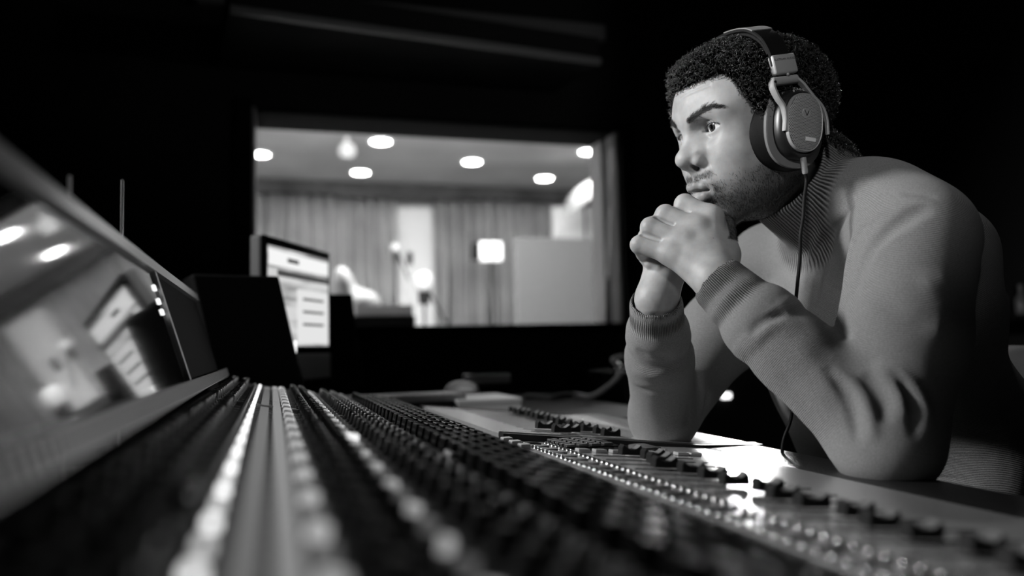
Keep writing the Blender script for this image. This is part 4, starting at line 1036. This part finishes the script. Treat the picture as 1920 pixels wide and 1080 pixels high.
# ---------------------------------------------------------------- beard, moustache, brows, lashes
def short_hairs(name, w, n, lmin, lmax, dirfn, r=.00016, lift=.45, curl=.35):
    idx = rng.choice(len(BV), n, p=w/w.sum()); b0 = BV[idx]+rng.normal(size=(n, 3))*.0006; nr = BN[idx]
    d = dirfn(BQ[idx])@HR.T; d = d-nr*(d*nr).sum(1)[:, None]; d /= np.linalg.norm(d, axis=1)[:, None]+1e-9
    d = d+nr*lift+rng.normal(size=(n, 3))*.30; d /= np.linalg.norm(d, axis=1)[:, None]
    side = np.cross(d, nr)+rng.normal(size=(n, 3))*.3
    L_ = rng.uniform(lmin, lmax, (n, 1)); t = np.linspace(0, 1, 5)
    c_ = rng.normal(size=(n, 1))*curl
    p = b0[:, None]+d[:, None]*(L_*t)[..., None]+side[:, None]*(c_*L_*t**2)[..., None]-nr[:, None]*(L_*.35*t**2)[..., None]
    v, f = strands(p, np.interp(t, [0, 1], [r, r*.35]), 3); return link(name, npmesh(name, v, f), beardm, person)
wb = bmask**1.5*(BQ[:, 0] > -.02)
short_hairs('beard', wb, 15000, .002, .0048, lambda q: np.stack([-.15+.5*(q[:, 0] > .08)*0, .2*np.sign(q[:, 1]), -1+0*q[:, 0]], 1))
wbr = brow**2
short_hairs('eyebrow', wbr*(BQ[:, 1] > 0)+1e-12, 1300, .003, .0055, lambda q: np.stack([-.4+0*q[:, 0], 1.0*np.sign(q[:, 1]), .45-12*(np.abs(q[:, 1])-.02)], 1), r=.00017, lift=.15, curl=.12)
short_hairs('eyebrow', wbr*(BQ[:, 1] < 0)+1e-12, 1300, .003, .0055, lambda q: np.stack([-.4+0*q[:, 0], 1.0*np.sign(q[:, 1]), .45-12*(np.abs(q[:, 1])-.02)], 1), r=.00017, lift=.15, curl=.12)
for s in (-1, 1):                            # lashes along the upper lid
    n = 46; a = np.linspace(-.0130, .0165, n); z = .0056-(a*a)/.0172**2*.0056+.06*a
    st = np.array([HO+HR@np.array([.0630+math.sqrt(max(1e-8, .0230**2-x*x*.85-y*y)), .0340*s+x*s, .0210+y]) for x, y in zip(a, z)])
    t = np.linspace(0, 1, 5); d = HR@np.array([1, .15*s, .1]); up = HR@np.array([0, .1*s, 1.0])
    p = st[:, None]+d*(.0036*t)[None, :, None]+up*((-.0010*t+.0030*t*t))[None, :, None]+(rng.normal(size=(n, 1, 3))*.0007)*t[None, :, None]
    v, f = strands(p, np.interp(t, [0, 1], [.00022, .00006]), 3); link('eyelashes', npmesh('eyelashes', v, f), beardm, person)

# ---------------------------------------------------------------- sweater
knit = mat('grey_knit', .25, .85, spec=.15)
def knit_nodes(m):
    nt = m.node_tree; b = nt.nodes['Principled BSDF']; N_ = nt.nodes.new; L_ = nt.links.new
    b.inputs['Sheen Weight'].default_value = .06; b.inputs['Sheen Roughness'].default_value = .5
    a = N_('ShaderNodeAttribute'); a.attribute_name = 'wale'; c = N_('ShaderNodeAttribute'); c.attribute_name = 'cuff'
    tc = N_('ShaderNodeTexCoord'); no = N_('ShaderNodeTexNoise'); no.inputs['Scale'].default_value = 70; no.inputs['Detail'].default_value = 3
    L_(tc.outputs['Object'], no.inputs['Vector'])
    def math_(op, x, y=None, v=None):
        n = N_('ShaderNodeMath'); n.operation = op; L_(x, n.inputs[0])
        if y is not None: L_(y, n.inputs[1])
        if v is not None: n.inputs[1].default_value = v
        return n.outputs[0]
    sn = math_('SINE', math_('ADD', a.outputs['Fac'], math_('MULTIPLY', no.outputs[0], v=2.0)))
    amp = math_('ADD', math_('MULTIPLY', c.outputs['Fac'], v=1.0), v=.22)
    aa = N_('ShaderNodeAttribute'); aa.attribute_name = 'amp'
    hgt = math_('MULTIPLY', math_('MULTIPLY', sn, amp), aa.outputs['Fac'])
    n2 = N_('ShaderNodeTexNoise'); n2.inputs['Scale'].default_value = 1500; n2.inputs['Detail'].default_value = 2; L_(tc.outputs['Object'], n2.inputs['Vector'])
    hh = math_('ADD', hgt, math_('MULTIPLY', n2.outputs[0], v=.8))
    bp = N_('ShaderNodeBump'); bp.inputs['Strength'].default_value = 1.0; bp.inputs['Distance'].default_value = .0010
    L_(hh, bp.inputs['Height']); L_(bp.outputs[0], b.inputs['Normal'])
    # rib shade put into the colour: darker down in the grooves
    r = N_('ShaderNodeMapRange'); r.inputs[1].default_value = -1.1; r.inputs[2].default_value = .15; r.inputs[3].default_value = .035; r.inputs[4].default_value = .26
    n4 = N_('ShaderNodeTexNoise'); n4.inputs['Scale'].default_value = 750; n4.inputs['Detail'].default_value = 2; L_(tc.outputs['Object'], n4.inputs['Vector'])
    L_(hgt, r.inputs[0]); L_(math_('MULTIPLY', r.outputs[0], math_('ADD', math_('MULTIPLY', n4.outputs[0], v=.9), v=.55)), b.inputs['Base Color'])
knit_nodes(knit)
sg_ = Grid(np.arange(.42, 1.13, .0022), np.arange(.58, 1.24, .0022), np.arange(.58, 1.20, .0022))
I3 = np.eye(3)
lcd = (J['le']-J['lw'])/np.linalg.norm(J['le']-J['lw']); rcd = (J['re']-J['rw'])/np.linalg.norm(J['re']-J['rw'])
ls_, rs_ = J['ls'], J['rs']
sg_.ell(chest+np.array([.01, 0, -.02]), rotv((0, .35, 0)), (.120, .185, .165)); sg_.ell(belly, rotv((0, .3, 0)), (.115, .155, .17), .07)
sg_.ell(np.array([.845, .965, .80]), I3, (.125, .125, .17), .05)
sg_.ell(pelvis, I3, (.135, .170, .12), .05)
sg_.cap(ls_+np.array([.03, .04, -.012]), rs_+np.array([.03, -.04, -.012]), .060, .060, .05)
sg_.cap(neck0+np.array([.025, -.02, -.005]), ls_+np.array([.02, .05, .0]), .066, .056, .04); sg_.cap(neck0+np.array([.025, .02, -.005]), rs_+np.array([.02, -.05, .0]), .066, .056, .04)
sg_.ell(P(1610, 365, 1.0), I3, (.06, .07, .045), .04)
sg_.ell(chest+np.array([.065, -.01, .09]), I3, (.075, .13, .07), .05)       # rounded upper back
SEG = []
def sleeve(s_, e_, w_, cd, ru, re_, rf, rc0, rc1, L):
    sg_.cap(s_, (s_+e_)/2, ru+.002, ru, .035); sg_.cap((s_+e_)/2, e_, ru, re_, .02)
    mid = w_+cd*(L+.055); c1 = w_+cd*L
    sg_.cap(e_, mid, re_*.92, rf, .022); sg_.cap(mid, c1+cd*.040, rf, rf-.001, .010); sg_.cap(c1+cd*.040, c1+cd*.020, rf-.001, rc1, .006)
    sg_.cap(c1+cd*.004, c1+cd*.009, rc1+.0058, rc1+.0068, .0035)
    a = w_-cd*.010; n0 = len(SEG)
    sg_.cap(a+cd*rc0*.55, c1, rc0, rc1, .002)
    # cut the cuff flat and hollow it around the wrist
    lo, hi = a-.05, a+.05
    def cut(X): return (X[0]-a[0])*cd[0]+(X[1]-a[1])*cd[1]+(X[2]-a[2])*cd[2]+0*X[0]
    sg_.apply(lambda X: np.maximum(cut(X), (X[0]-a[0])**2*12+(X[1]-a[1])**2*12+(X[2]-a[2])**2*12-.05), lo-.02, hi+.02, .002, 'sub')
    sg_.cap(a-cd*.02, a+cd*.020, rc0-.0030, rc0-.0045, .002, 'sub')
    SEG.append((s_, e_, 'upper')); SEG.append((e_, c1, 'fore')); SEG.append((c1, a, 'cuff'))
sleeve(J['rs'], J['re'], J['rw'], rcd, .058, .046, .044, .0335, .0355, .048)
sleeve(J['ls']+np.array([-.004, 0, -.022]), J['le'], J['lw'], lcd, .064, .054, .0445, .0335, .0400, .064)
# the collar: a folded turtleneck standing close around the neck
ctop = H(-.028, 0, -.047); cbot = neck0+np.array([-.012, 0, -.006]); cdn = (cbot-ctop)/np.linalg.norm(cbot-ctop)
sg_.cap(cbot+cdn*.01, cbot+cdn*.03, .075, .09, .03)
sg_.cap(ctop-cdn*.012, cbot, .0680, .0755, .006)
ccn = cdn+HR@np.array([-.30, .0, -.10]); ccn /= np.linalg.norm(ccn)
def cutc(X): return np.maximum((X[0]-ctop[0])*ccn[0]+(X[1]-ctop[1])*ccn[1]+(X[2]-ctop[2])*ccn[2]+0*X[0], np.sqrt((X[0]-ctop[0])**2+(X[1]-ctop[1])**2+(X[2]-ctop[2])**2)-.10)
sg_.apply(cutc, ctop-.11, ctop+.11, .004, 'sub')
sg_.cap(ctop-cdn*.03, ctop+cdn*.030, .0635, .060, .004, 'sub')
SEG.append((ctop, cbot+cdn*.012, 'collar'))
# folds, each laid on the cloth where it runs
FOLDS = []
def fold(pts, w, a, far=.030):
    q = [hit(sg_, x, y) for x, y in pts]; q = [p for p in q if p is not None]
    q = [p for i, p in enumerate(q) if abs((p-q[len(q)//2])@CF) < far]
    if len(q) > 1: FOLDS.append((list(spline(q, 3*len(q))) if len(q) > 2 else q, w, a))
# bunched cuff of the near sleeve
fold([(1380, 668), (1402, 630), (1436, 600), (1476, 588)], .005, -.0055)
fold([(1400, 668), (1425, 632), (1460, 610), (1500, 604)], .008, .0030)
# elbow bend of the near sleeve
fold([(1572, 668), (1618, 700), (1650, 740), (1665, 800)], .0065, -.0045); fold([(1580, 650), (1640, 680), (1682, 728), (1700, 790)], .0060, .0050)
fold([(1600, 664), (1662, 694), (1706, 752), (1716, 830)], .0064, -.0040); fold([(1560, 690), (1605, 725), (1630, 775), (1640, 830)], .0055, .0060)
fold([(1540, 690), (1580, 730), (1602, 790), (1608, 840)], .0055, -.0035); fold([(1640, 672), (1700, 706), (1738, 760), (1742, 820)], .0060, .0026)
fold([(1590, 640), (1575, 600), (1590, 550)], .007, -.005)
# chest towards the armpit
fold([(1600, 600), (1602, 540), (1630, 475), (1690, 415), (1750, 388)], .0075, -.0110, .09); fold([(1572, 590), (1574, 525), (1600, 455), (1660, 392)], .0055, .0065, .07)
fold([(1530, 570), (1538, 505), (1562, 440), (1610, 385)], .0050, -.0060, .07); fold([(1512, 545), (1520, 490), (1540, 430), (1575, 385)], .0050, .0050, .07)
fold([(1495, 520), (1503, 470), (1520, 420)], .005, -.003); fold([(1600, 590), (1606, 530), (1640, 470), (1700, 420)], .008, .004)
# upper arm, softer
fold([(1640, 560), (1700, 600), (1760, 610)], .011, -.0025); fold([(1650, 500), (1720, 530), (1790, 530)], .012, .0022)
fold([(1480, 640), (1530, 690), (1570, 760)], .011, .0022); fold([(1440, 660), (1490, 730), (1540, 800)], .009, -.0018)
# shoulder seam and yoke
fold([(1590, 320), (1640, 350), (1690, 362), (1760, 372)], .004, -.0020)
# far sleeve
fold([(1190, 655), (1222, 672), (1262, 668)], .0055, -.0050); fold([(1184, 690), (1225, 705), (1270, 690)], .0060, .0042); fold([(1185, 722), (1228, 735), (1262, 722)], .006, -.0030)
fold([(1292, 700), (1296, 750), (1288, 800)], .0050, -.0060); fold([(1312, 700), (1318, 745), (1305, 795)], .0050, .0045); fold([(1328, 700), (1330, 735), (1318, 775)], .0045, -.0045)
for q_, w_, a_ in FOLDS: sg_.stroke(q_, w_, a_, True)
SV, SF = sg_.surface(0, 1)
rr = np.random.default_rng(3)
# rib / wale coordinate, taken from the nearest piece of the garment
SN = normals(SV, SF)
sec = np.full(len(SV), 9.0); best = np.full(len(SV), 1.05); wale = (SV@np.array([-.30, -.42, .86]))*2*math.pi/.0016; cuffw = np.zeros(len(SV))
tor = np.minimum(np.linalg.norm((SV-chest)/np.array([.13, .17, .17]), axis=1), 9)
for a, b, kind in SEG:
    ba = b-a; L = np.linalg.norm(ba); ba = ba/L; q = SV-a; t = q@ba; tc_ = np.clip(t, 0, L)
    d = np.linalg.norm(q-tc_[:, None]*ba, axis=1)
    rn = {'upper': .062, 'fore': .052, 'cuff': .040, 'collar': .078}[kind]
    e = d/rn
    if kind in ('cuff', 'collar'):
        e = np.where((t > -.02) & (t < L+.004), d/rn*.8, 9)
    ref = np.cross(ba, CF); ref /= np.linalg.norm(ref); r2 = np.cross(ba, ref)
    pq = q-t[:, None]*ba; ang = np.arctan2(pq@ref, -(pq@CF) if True else 0)
    per = {'upper': None, 'fore': .0019, 'cuff': .0031, 'collar': .0048}[kind]
    if kind == 'upper': continue
    elif kind == 'fore': w = t*2*math.pi/per; lim = 1.6
    else: w = ang*rn*2*math.pi/per; lim = 1.6
    sec = np.minimum(sec, np.where(e < lim, np.abs(e-best), 9)) if kind != 'x' else sec; ok = (e < best) & (e < lim); best = np.where(ok, e, best); wale = np.where(ok, w, wale); cuffw = np.where(ok, 1.0 if kind in ('cuff', 'collar') else .10, cuffw)
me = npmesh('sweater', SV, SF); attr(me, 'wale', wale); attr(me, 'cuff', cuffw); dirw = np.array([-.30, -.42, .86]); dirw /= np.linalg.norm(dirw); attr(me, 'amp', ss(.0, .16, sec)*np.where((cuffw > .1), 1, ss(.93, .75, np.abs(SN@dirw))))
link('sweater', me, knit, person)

# ---------------------------------------------------------------- trousers
tg = Grid(np.arange(.50, 1.16, .006), np.arange(.64, 1.18, .006), np.arange(.02, .68, .006))
tg.ell(pelvis+np.array([.0, 0, -.01]), I3, (.147, .182, .122))
for sg in (-1, 1):
    hip = pelvis+np.array([-.02, .085*sg, -.01]); knee = np.array([.62, .90+.13*sg, .535]); ank = np.array([.66, .90+.13*sg, .09])
    tg.cap(hip, knee, .088, .066, .03); tg.cap(knee, ank, .064, .056, .02)
V_, F_ = tg.surface(0, 1); link('trousers', npmesh('trousers', V_, F_), mat('dark_cloth', .03, .9, bump=(200, .4, .002)), person)
for sg in (-1, 1):
    g2 = Grid(np.arange(.48, .76, .005), np.arange(.90+.13*sg-.07, .90+.13*sg+.07, .005), np.arange(-.01, .13, .005))
    y = .90+.13*sg; g2.cap((.67, y, .045), (.54, y, .035), .040, .036); g2.cap((.66, y, .10), (.67, y, .05), .040, .038, .02)
    g2.apply(lambda X: X[2]+0*X[0]+0*X[1]-.004, (.4, .6, -.05), (.8, 1.2, .004), .004, 'sub')
    V_, F_ = g2.surface(0, 1); link('shoe', npmesh('shoe', V_, F_), mat('leather', .02, .4), person)
# ================================================================ headphones
blackp = mat('black_plastic', .012, .35, spec=.5); leather = mat('black_leather', .006, .5, spec=.25, bump=(900, .3, .0006))
alu = mat('brushed_metal', .42, .42, metal=.35, bump=(1200, .1, .0002)); darkmetal = mat('dark_metal', .10, .30, metal=.9)
whitep = mat('white_print', .75, .5); redp = mat('red_mark', .5, .4, col=(.75, .02, .04))
def dots(m, per, r, c0, c1):
    nt = m.node_tree; b = nt.nodes['Principled BSDF']; N_ = nt.nodes.new; L_ = nt.links.new
    tc = N_('ShaderNodeTexCoord'); sp = N_('ShaderNodeSeparateXYZ'); L_(tc.outputs['Object'], sp.inputs[0])
    def M_(op, x, y=None):
        n = N_('ShaderNodeMath'); n.operation = op
        for i, q in enumerate((x, y)):
            if q is None: continue
            if isinstance(q, (int, float)): n.inputs[i].default_value = q
            else: L_(q, n.inputs[i])
        return n.outputs[0]
    res = []
    for o in (0, .5):
        a = M_('MULTIPLY', M_('SUBTRACT', M_('FRACT', M_('ADD', M_('MULTIPLY', sp.outputs['X'], 1/per), 100+o)), .5), per)
        c = M_('MULTIPLY', M_('SUBTRACT', M_('FRACT', M_('ADD', M_('MULTIPLY', sp.outputs['Z'], 1/(per*1.732)), 100+o)), .5), per*1.732)
        res.append(M_('SQRT', M_('ADD', M_('MULTIPLY', a, a), M_('MULTIPLY', c, c))))
    d = M_('MINIMUM', *res); t = M_('GREATER_THAN', d, r)
    mx = N_('ShaderNodeMapRange'); mx.inputs[3].default_value = c0; mx.inputs[4].default_value = c1; L_(t, mx.inputs[0]); L_(mx.outputs[0], b.inputs['Base Color'])
    b.inputs['Metallic'].default_value = .2
grille_m = mat('perforated_metal', .4, .38, metal=.8); dots(grille_m, .0019, .00062, .004, .50)

HP = empty('headphones', tuple(H(-.005, 0, .03)), 'black over-ear headphones with silver perforated cups worn by the man', 'headphones')
def hpm(tilt=0.0, side=1):
    """cup frame: x forward, y outward, z up"""
    O = HO+HR@np.array([.007, -.007*side, -.002]); A = HR@rotv((0, tilt, 0))
    m = Matrix.Identity(4)
    for i in range(3):
        m[i][0] = A[i, 0]; m[i][1] = A[i, 1]*side; m[i][2] = A[i, 2]; m[i][3] = O[i]
    return m
inv_hp = Matrix.Translation(-Vector(HP.location))
def hpart(name, bm, m, M_, parent=None, smooth=True, ang=35):
    me = bm_mesh(name, bm, smooth, ang); o = link(name, me, m, parent or HP)
    if parent is None: o.matrix_parent_inverse = Matrix.Identity(4); o.matrix_local = inv_hp @ M_
    else: o.matrix_local = M_
    if M_.determinant() < 0: me.flip_normals()
    return o
def oval(a, b, n=48, p=2.5):
    out = []
    for i in range(n):
        t = 2*math.pi*i/n; c, s_ = math.cos(t), math.sin(t)
        out.append((a*abs(c)**(2/p)*(1 if c >= 0 else -1), b*abs(s_)**(2/p)*(1 if s_ >= 0 else -1)))
    return out
def loft(bm, rings, n=48, p=2.4, cap=(True, True)):     # rings of (a, b, y, cx, cz)
    R_ = []
    for r in rings:
        a, b, y = r[:3]; cx, cz = (r[3], r[4]) if len(r) > 3 else (0, 0)
        R_.append([bm.verts.new((x+cx, y, z+cz)) for x, z in oval(a, b, n, p)])
    for q, w in zip(R_, R_[1:]):
        for i in range(n): bm.faces.new((q[i], w[i], w[(i+1) % n], q[(i+1) % n]))
    if cap[0]: bm.faces.new(R_[0])
    if cap[1]: bm.faces.new(R_[-1][::-1])
    bmesh.ops.recalc_face_normals(bm, faces=bm.faces)
def ribbon(bm, path, wid, thk, axis=(0, 1, 0)):          # path of (x,y,z); wide along axis, thick along the normal
    path = np.asarray(path, float); t = np.gradient(path, axis=0); t /= np.linalg.norm(t, axis=1)[:, None]
    ax = np.broadcast_to(np.asarray(axis, float), path.shape); n = np.cross(t, ax); n /= np.linalg.norm(n, axis=1)[:, None]; a2 = np.cross(n, t)
    wid = np.broadcast_to(wid, (len(path),)); thk = np.broadcast_to(thk, (len(path),)); rows = []
    for i in range(len(path)):
        w, h = wid[i]/2, thk[i]/2; c = min(w, h)*.5
        pr = [(-w, -h+c), (-w, h-c), (-w+c, h), (w-c, h), (w, h-c), (w, -h+c), (w-c, -h), (-w+c, -h)]
        rows.append([bm.verts.new(path[i]+a2[i]*x+n[i]*y) for x, y in pr])
    for q, w in zip(rows, rows[1:]):
        for i in range(8): bm.faces.new((q[i], q[(i+1) % 8], w[(i+1) % 8], w[i]))
    bm.faces.new(rows[0]); bm.faces.new(rows[-1][::-1]); bmesh.ops.recalc_face_normals(bm, faces=bm.faces)
def text(name, body, size, m, parent, mtx, ext=.0001, align='CENTER'):
    c = bpy.data.curves.new(name, 'FONT'); c.body = body; c.size = size; c.extrude = ext; c.align_x = align; c.align_y = 'CENTER'
    tmp = bpy.data.objects.new(name, c); COL.objects.link(tmp); bpy.context.view_layer.update(); me = bpy.data.meshes.new_from_object(tmp.evaluated_get(bpy.context.evaluated_depsgraph_get())); bpy.data.objects.remove(tmp)
    o = link(name, me, None, parent); me.materials.clear(); me.materials.append(m); o.matrix_local = mtx; return o
FACE = Matrix(((-1, 0, 0, 0), (0, 0, 1, 0), (0, 1, 0, 0), (0, 0, 0, 1)))   # text lying on an outward (+y) face, read from outside
for side in (1, -1):
    M_ = hpm(-.30, side); MY = hpm(-.06, side)
    bm = bmesh.new(); a, b = .0395, .0505
    loft(bm, [(a+.002, b-.004, .066, .004, 0), (a+.008, b+.001, .069, .004, 0), (a+.0095, b+.002, .075, .004, 0), (a+.006, b+.0015, .083, .002, 0), (a-.002, b-.002, .091), (a-.006, b-.006, .094), (a-.012, b-.012, .093)])
    hpart('ear_pad', bm, leather, M_)
    bm = bmesh.new(); loft(bm, [(.0395, .0500, .088), (.0405, .0510, .0905), (.0400, .0505, .0935), (.038, .048, .0947)]); hpart('pad_ring', bm, mat('satin_grey', .17, .40, spec=.4), M_)
    bm = bmesh.new(); loft(bm, [(.0315, .0420, .093), (.0310, .0415, .100), (.0290, .0390, .106), (.0262, .0365, .1085)]); cup = hpart('ear_cup', bm, blackp, M_)
    bm = bmesh.new(); loft(bm, [(.0245, .0345, .107), (.0245, .0345, .1125), (.0238, .0338, .1138), (.0222, .0322, .1128)], cap=(True, True)); hpart('grille_rim', bm, alu, M_)
    bm = bmesh.new(); loft(bm, [(.0228, .0328, .112), (.0222, .0322, .1138), (.019, .029, .1150), (.012, .022, .1158), (.004, .008, .1160)]); gr = hpart('grille', bm, grille_m, M_)
    bm = bmesh.new(); lathe(bm, [(.0058, 0), (.0062, .0010), (.0056, .0016), (0, .0017)], 8, Matrix.Translation((.001, .1150, .010)) @ Matrix.Rotation(-math.pi/2, 4, 'X')); hpart('badge', bm, alu, Matrix.Identity(4), gr, False)
    bm = bmesh.new()
    for sx in (-1, 1):
        m2 = Matrix.Translation((.001+.0014*sx, .1169, .010)) @ Matrix.Rotation(.42*sx, 4, 'Y'); box(bm, (-.0004, -.0001, -.0032), (.0004, .0001, .0032), 0, m2)
    hpart('emblem', bm, darkmetal, Matrix.Identity(4), gr, False)
    bm = bmesh.new(); box(bm, (-.014, .1148, -.0220), (.0005, .1161, -.0175), .0003, Matrix.Rotation(-.04, 4, 'Y')); hpart('name_plate', bm, whitep, Matrix.Identity(4), gr, False)
    # yoke
    pth = spline([(.0255, .100, .0545), (.0295, .104, .046), (.0275, .107, .033), (.0235, .109, .022), (.0240, .1095, .008), (.0275, .1095, -.006)], 30)
    bm = bmesh.new(); ribbon(bm, pth, np.interp(np.linspace(0, 1, 30), [0, .2, .8, 1], [.010, .0100, .0075, .006]), .0042); yk = hpart('yoke_arm', bm, alu, MY)
    pth = spline([(-.007, .100, .0545), (-.0125, .104, .045), (-.0200, .107, .030), (-.0300, .108, .016), (-.0330, .109, .000), (-.0310, .1095, -.018)], 30)
    bm = bmesh.new(); ribbon(bm, pth, np.interp(np.linspace(0, 1, 30), [0, .2, 1], [.009, .009, .005]), .0030); hpart('yoke_arm', bm, alu, MY)
    bm = bmesh.new(); lathe(bm, [(0, -.0175), (.0045, -.0175), (.0053, -.0165), (.0053, .0165), (.0045, .0175), (0, .0175)], 20, Matrix.Translation((.0085, .100, .0535)) @ Matrix.Rotation(math.pi/2, 4, 'Y')); hpart('hinge_bar', bm, alu, MY)
    bm = bmesh.new(); lathe(bm, [(0, 0), (.0018, 0), (.0018, .0012), (0, .0012)], 14, Matrix.Translation((.0265, .1060, .0520)) @ Matrix.Rotation(-math.pi/2, 4, 'X')); hpart('screw', bm, blackp, MY)
    # slider block with lettering
    bm = bmesh.new(); box(bm, (-.0160, -.0050, -.0110), (.0160, .0050, .0125), .0022, None, 3)
    Mb = MY @ Matrix.Translation((.0055, .0985, .0715)) @ Matrix.Rotation(.10, 4, 'X')
    bl = hpart('slider_block', bm, alu, Mb)
    text('lettering', 'AUSTRIAN AUDIO', .0036, darkmetal, bl, Matrix.Translation((0, .00505, .0060)) @ FACE)
    bm = bmesh.new(); bmesh.ops.create_uvsphere(bm, u_segments=12, v_segments=8, radius=.0020); bmesh.ops.translate(bm, verts=bm.verts, vec=(0, .0045, -.0125)); hpart('pin', bm, alu, Matrix.Identity(4), bl)
    # markings on the cup above the grille
    text('print', '0 1', .0052, whitep, cup, Matrix.Translation((.0100, .1062, .0370)) @ Matrix.Rotation(.5, 4, 'X') @ FACE, .0001) if side > 0 else None
    if side > 0:
        bm = bmesh.new(); box(bm, (-.0008, 0, -.0012), (.0008, .0005, .0012), .0002, Matrix.Translation((.0060, .1068, .0345))); hpart('red_mark', bm, redp, Matrix.Identity(4), cup)
        text('print', 'C A O C', .0040, whitep, cup, Matrix.Translation((.0040, .1048, .0405)) @ Matrix.Rotation(.5, 4, 'X') @ FACE, .0001)
# band over the head
M0 = hpm(-.06, 1) @ Matrix.Translation((.008, .007, -.004))
bp_ = [(0, -.0920, .076), (0, -.089, .095), (0, -.076, .116), (0, -.048, .1325), (0, 0, .1395), (0, .048, .1325), (0, .076, .116), (0, .089, .095), (0, .0920, .076)]
full = spline(bp_, 90)
bm = bmesh.new(); ribbon(bm, full, .0280, .0045, (1, 0, 0)); hpart('headband', bm, leather, M0)
sh = full*1.0; sh[:, 2] -= .0045; sh[:, 1] *= .965
bm = bmesh.new(); ribbon(bm, sh[12:-12], .0240, .0050, (1, 0, 0)); hpart('headband_padding', bm, leather, M0)
tp = full.copy(); c0 = np.array([0, 0, .06]); tp = c0+(tp-c0)*1.028
bm = bmesh.new(); ribbon(bm, tp[47:63], .0290, .0016, (1, 0, 0)); hpart('headband_plate', bm, mat('grey_metal_plate', .30, .45, metal=.3), M0)
# plug and cable
Mc = hpm(-.10, 1) @ Matrix.Translation((.004, 0, .015))
bm = bmesh.new(); lathe(bm, [(0, -.054), (.0037, -.054), (.0037, -.038), (0, -.036)], 20, Matrix.Translation((-.0020, .1030, 0))); hpart('plug_sleeve', bm, blackp, Mc)
bm = bmesh.new(); lathe(bm, [(0, -.074), (.0026, -.074), (.0035, -.072), (.0037, -.0545), (0, -.054)], 20, Matrix.Translation((-.0020, .1030, 0))); hpart('plug', bm, alu, Mc)
p0 = np.array(Mc @ Vector((-.0020, .1030, -.073))); p1 = np.array(Mc @ Vector((-.0020, .1030, -.083)))
cab = spline([p0, p1, p1*.62+P(1501, 430, .93)*.38, p1*.25+P(1501, 430, .93)*.75+np.array([.0015, 0, 0]), P(1501, 440, .93), P(1500, 480, .93), P(1494, 545, .93), P(1487, 620, .95), P(1486, 700, .98), P(1484, 780, 1.0), P(1467, 858, 1.0), P(1467, 858, 1.0)+np.array([.02, 0, -.12]), P(1467, 858, 1.0)+np.array([.03, .0, -.30])], 120)
v, f = tube_np(cab-np.array(HP.location), .0021, 8); link('cable', npmesh('cable', v, f), mat('cable', .008, .55, spec=.15), HP)
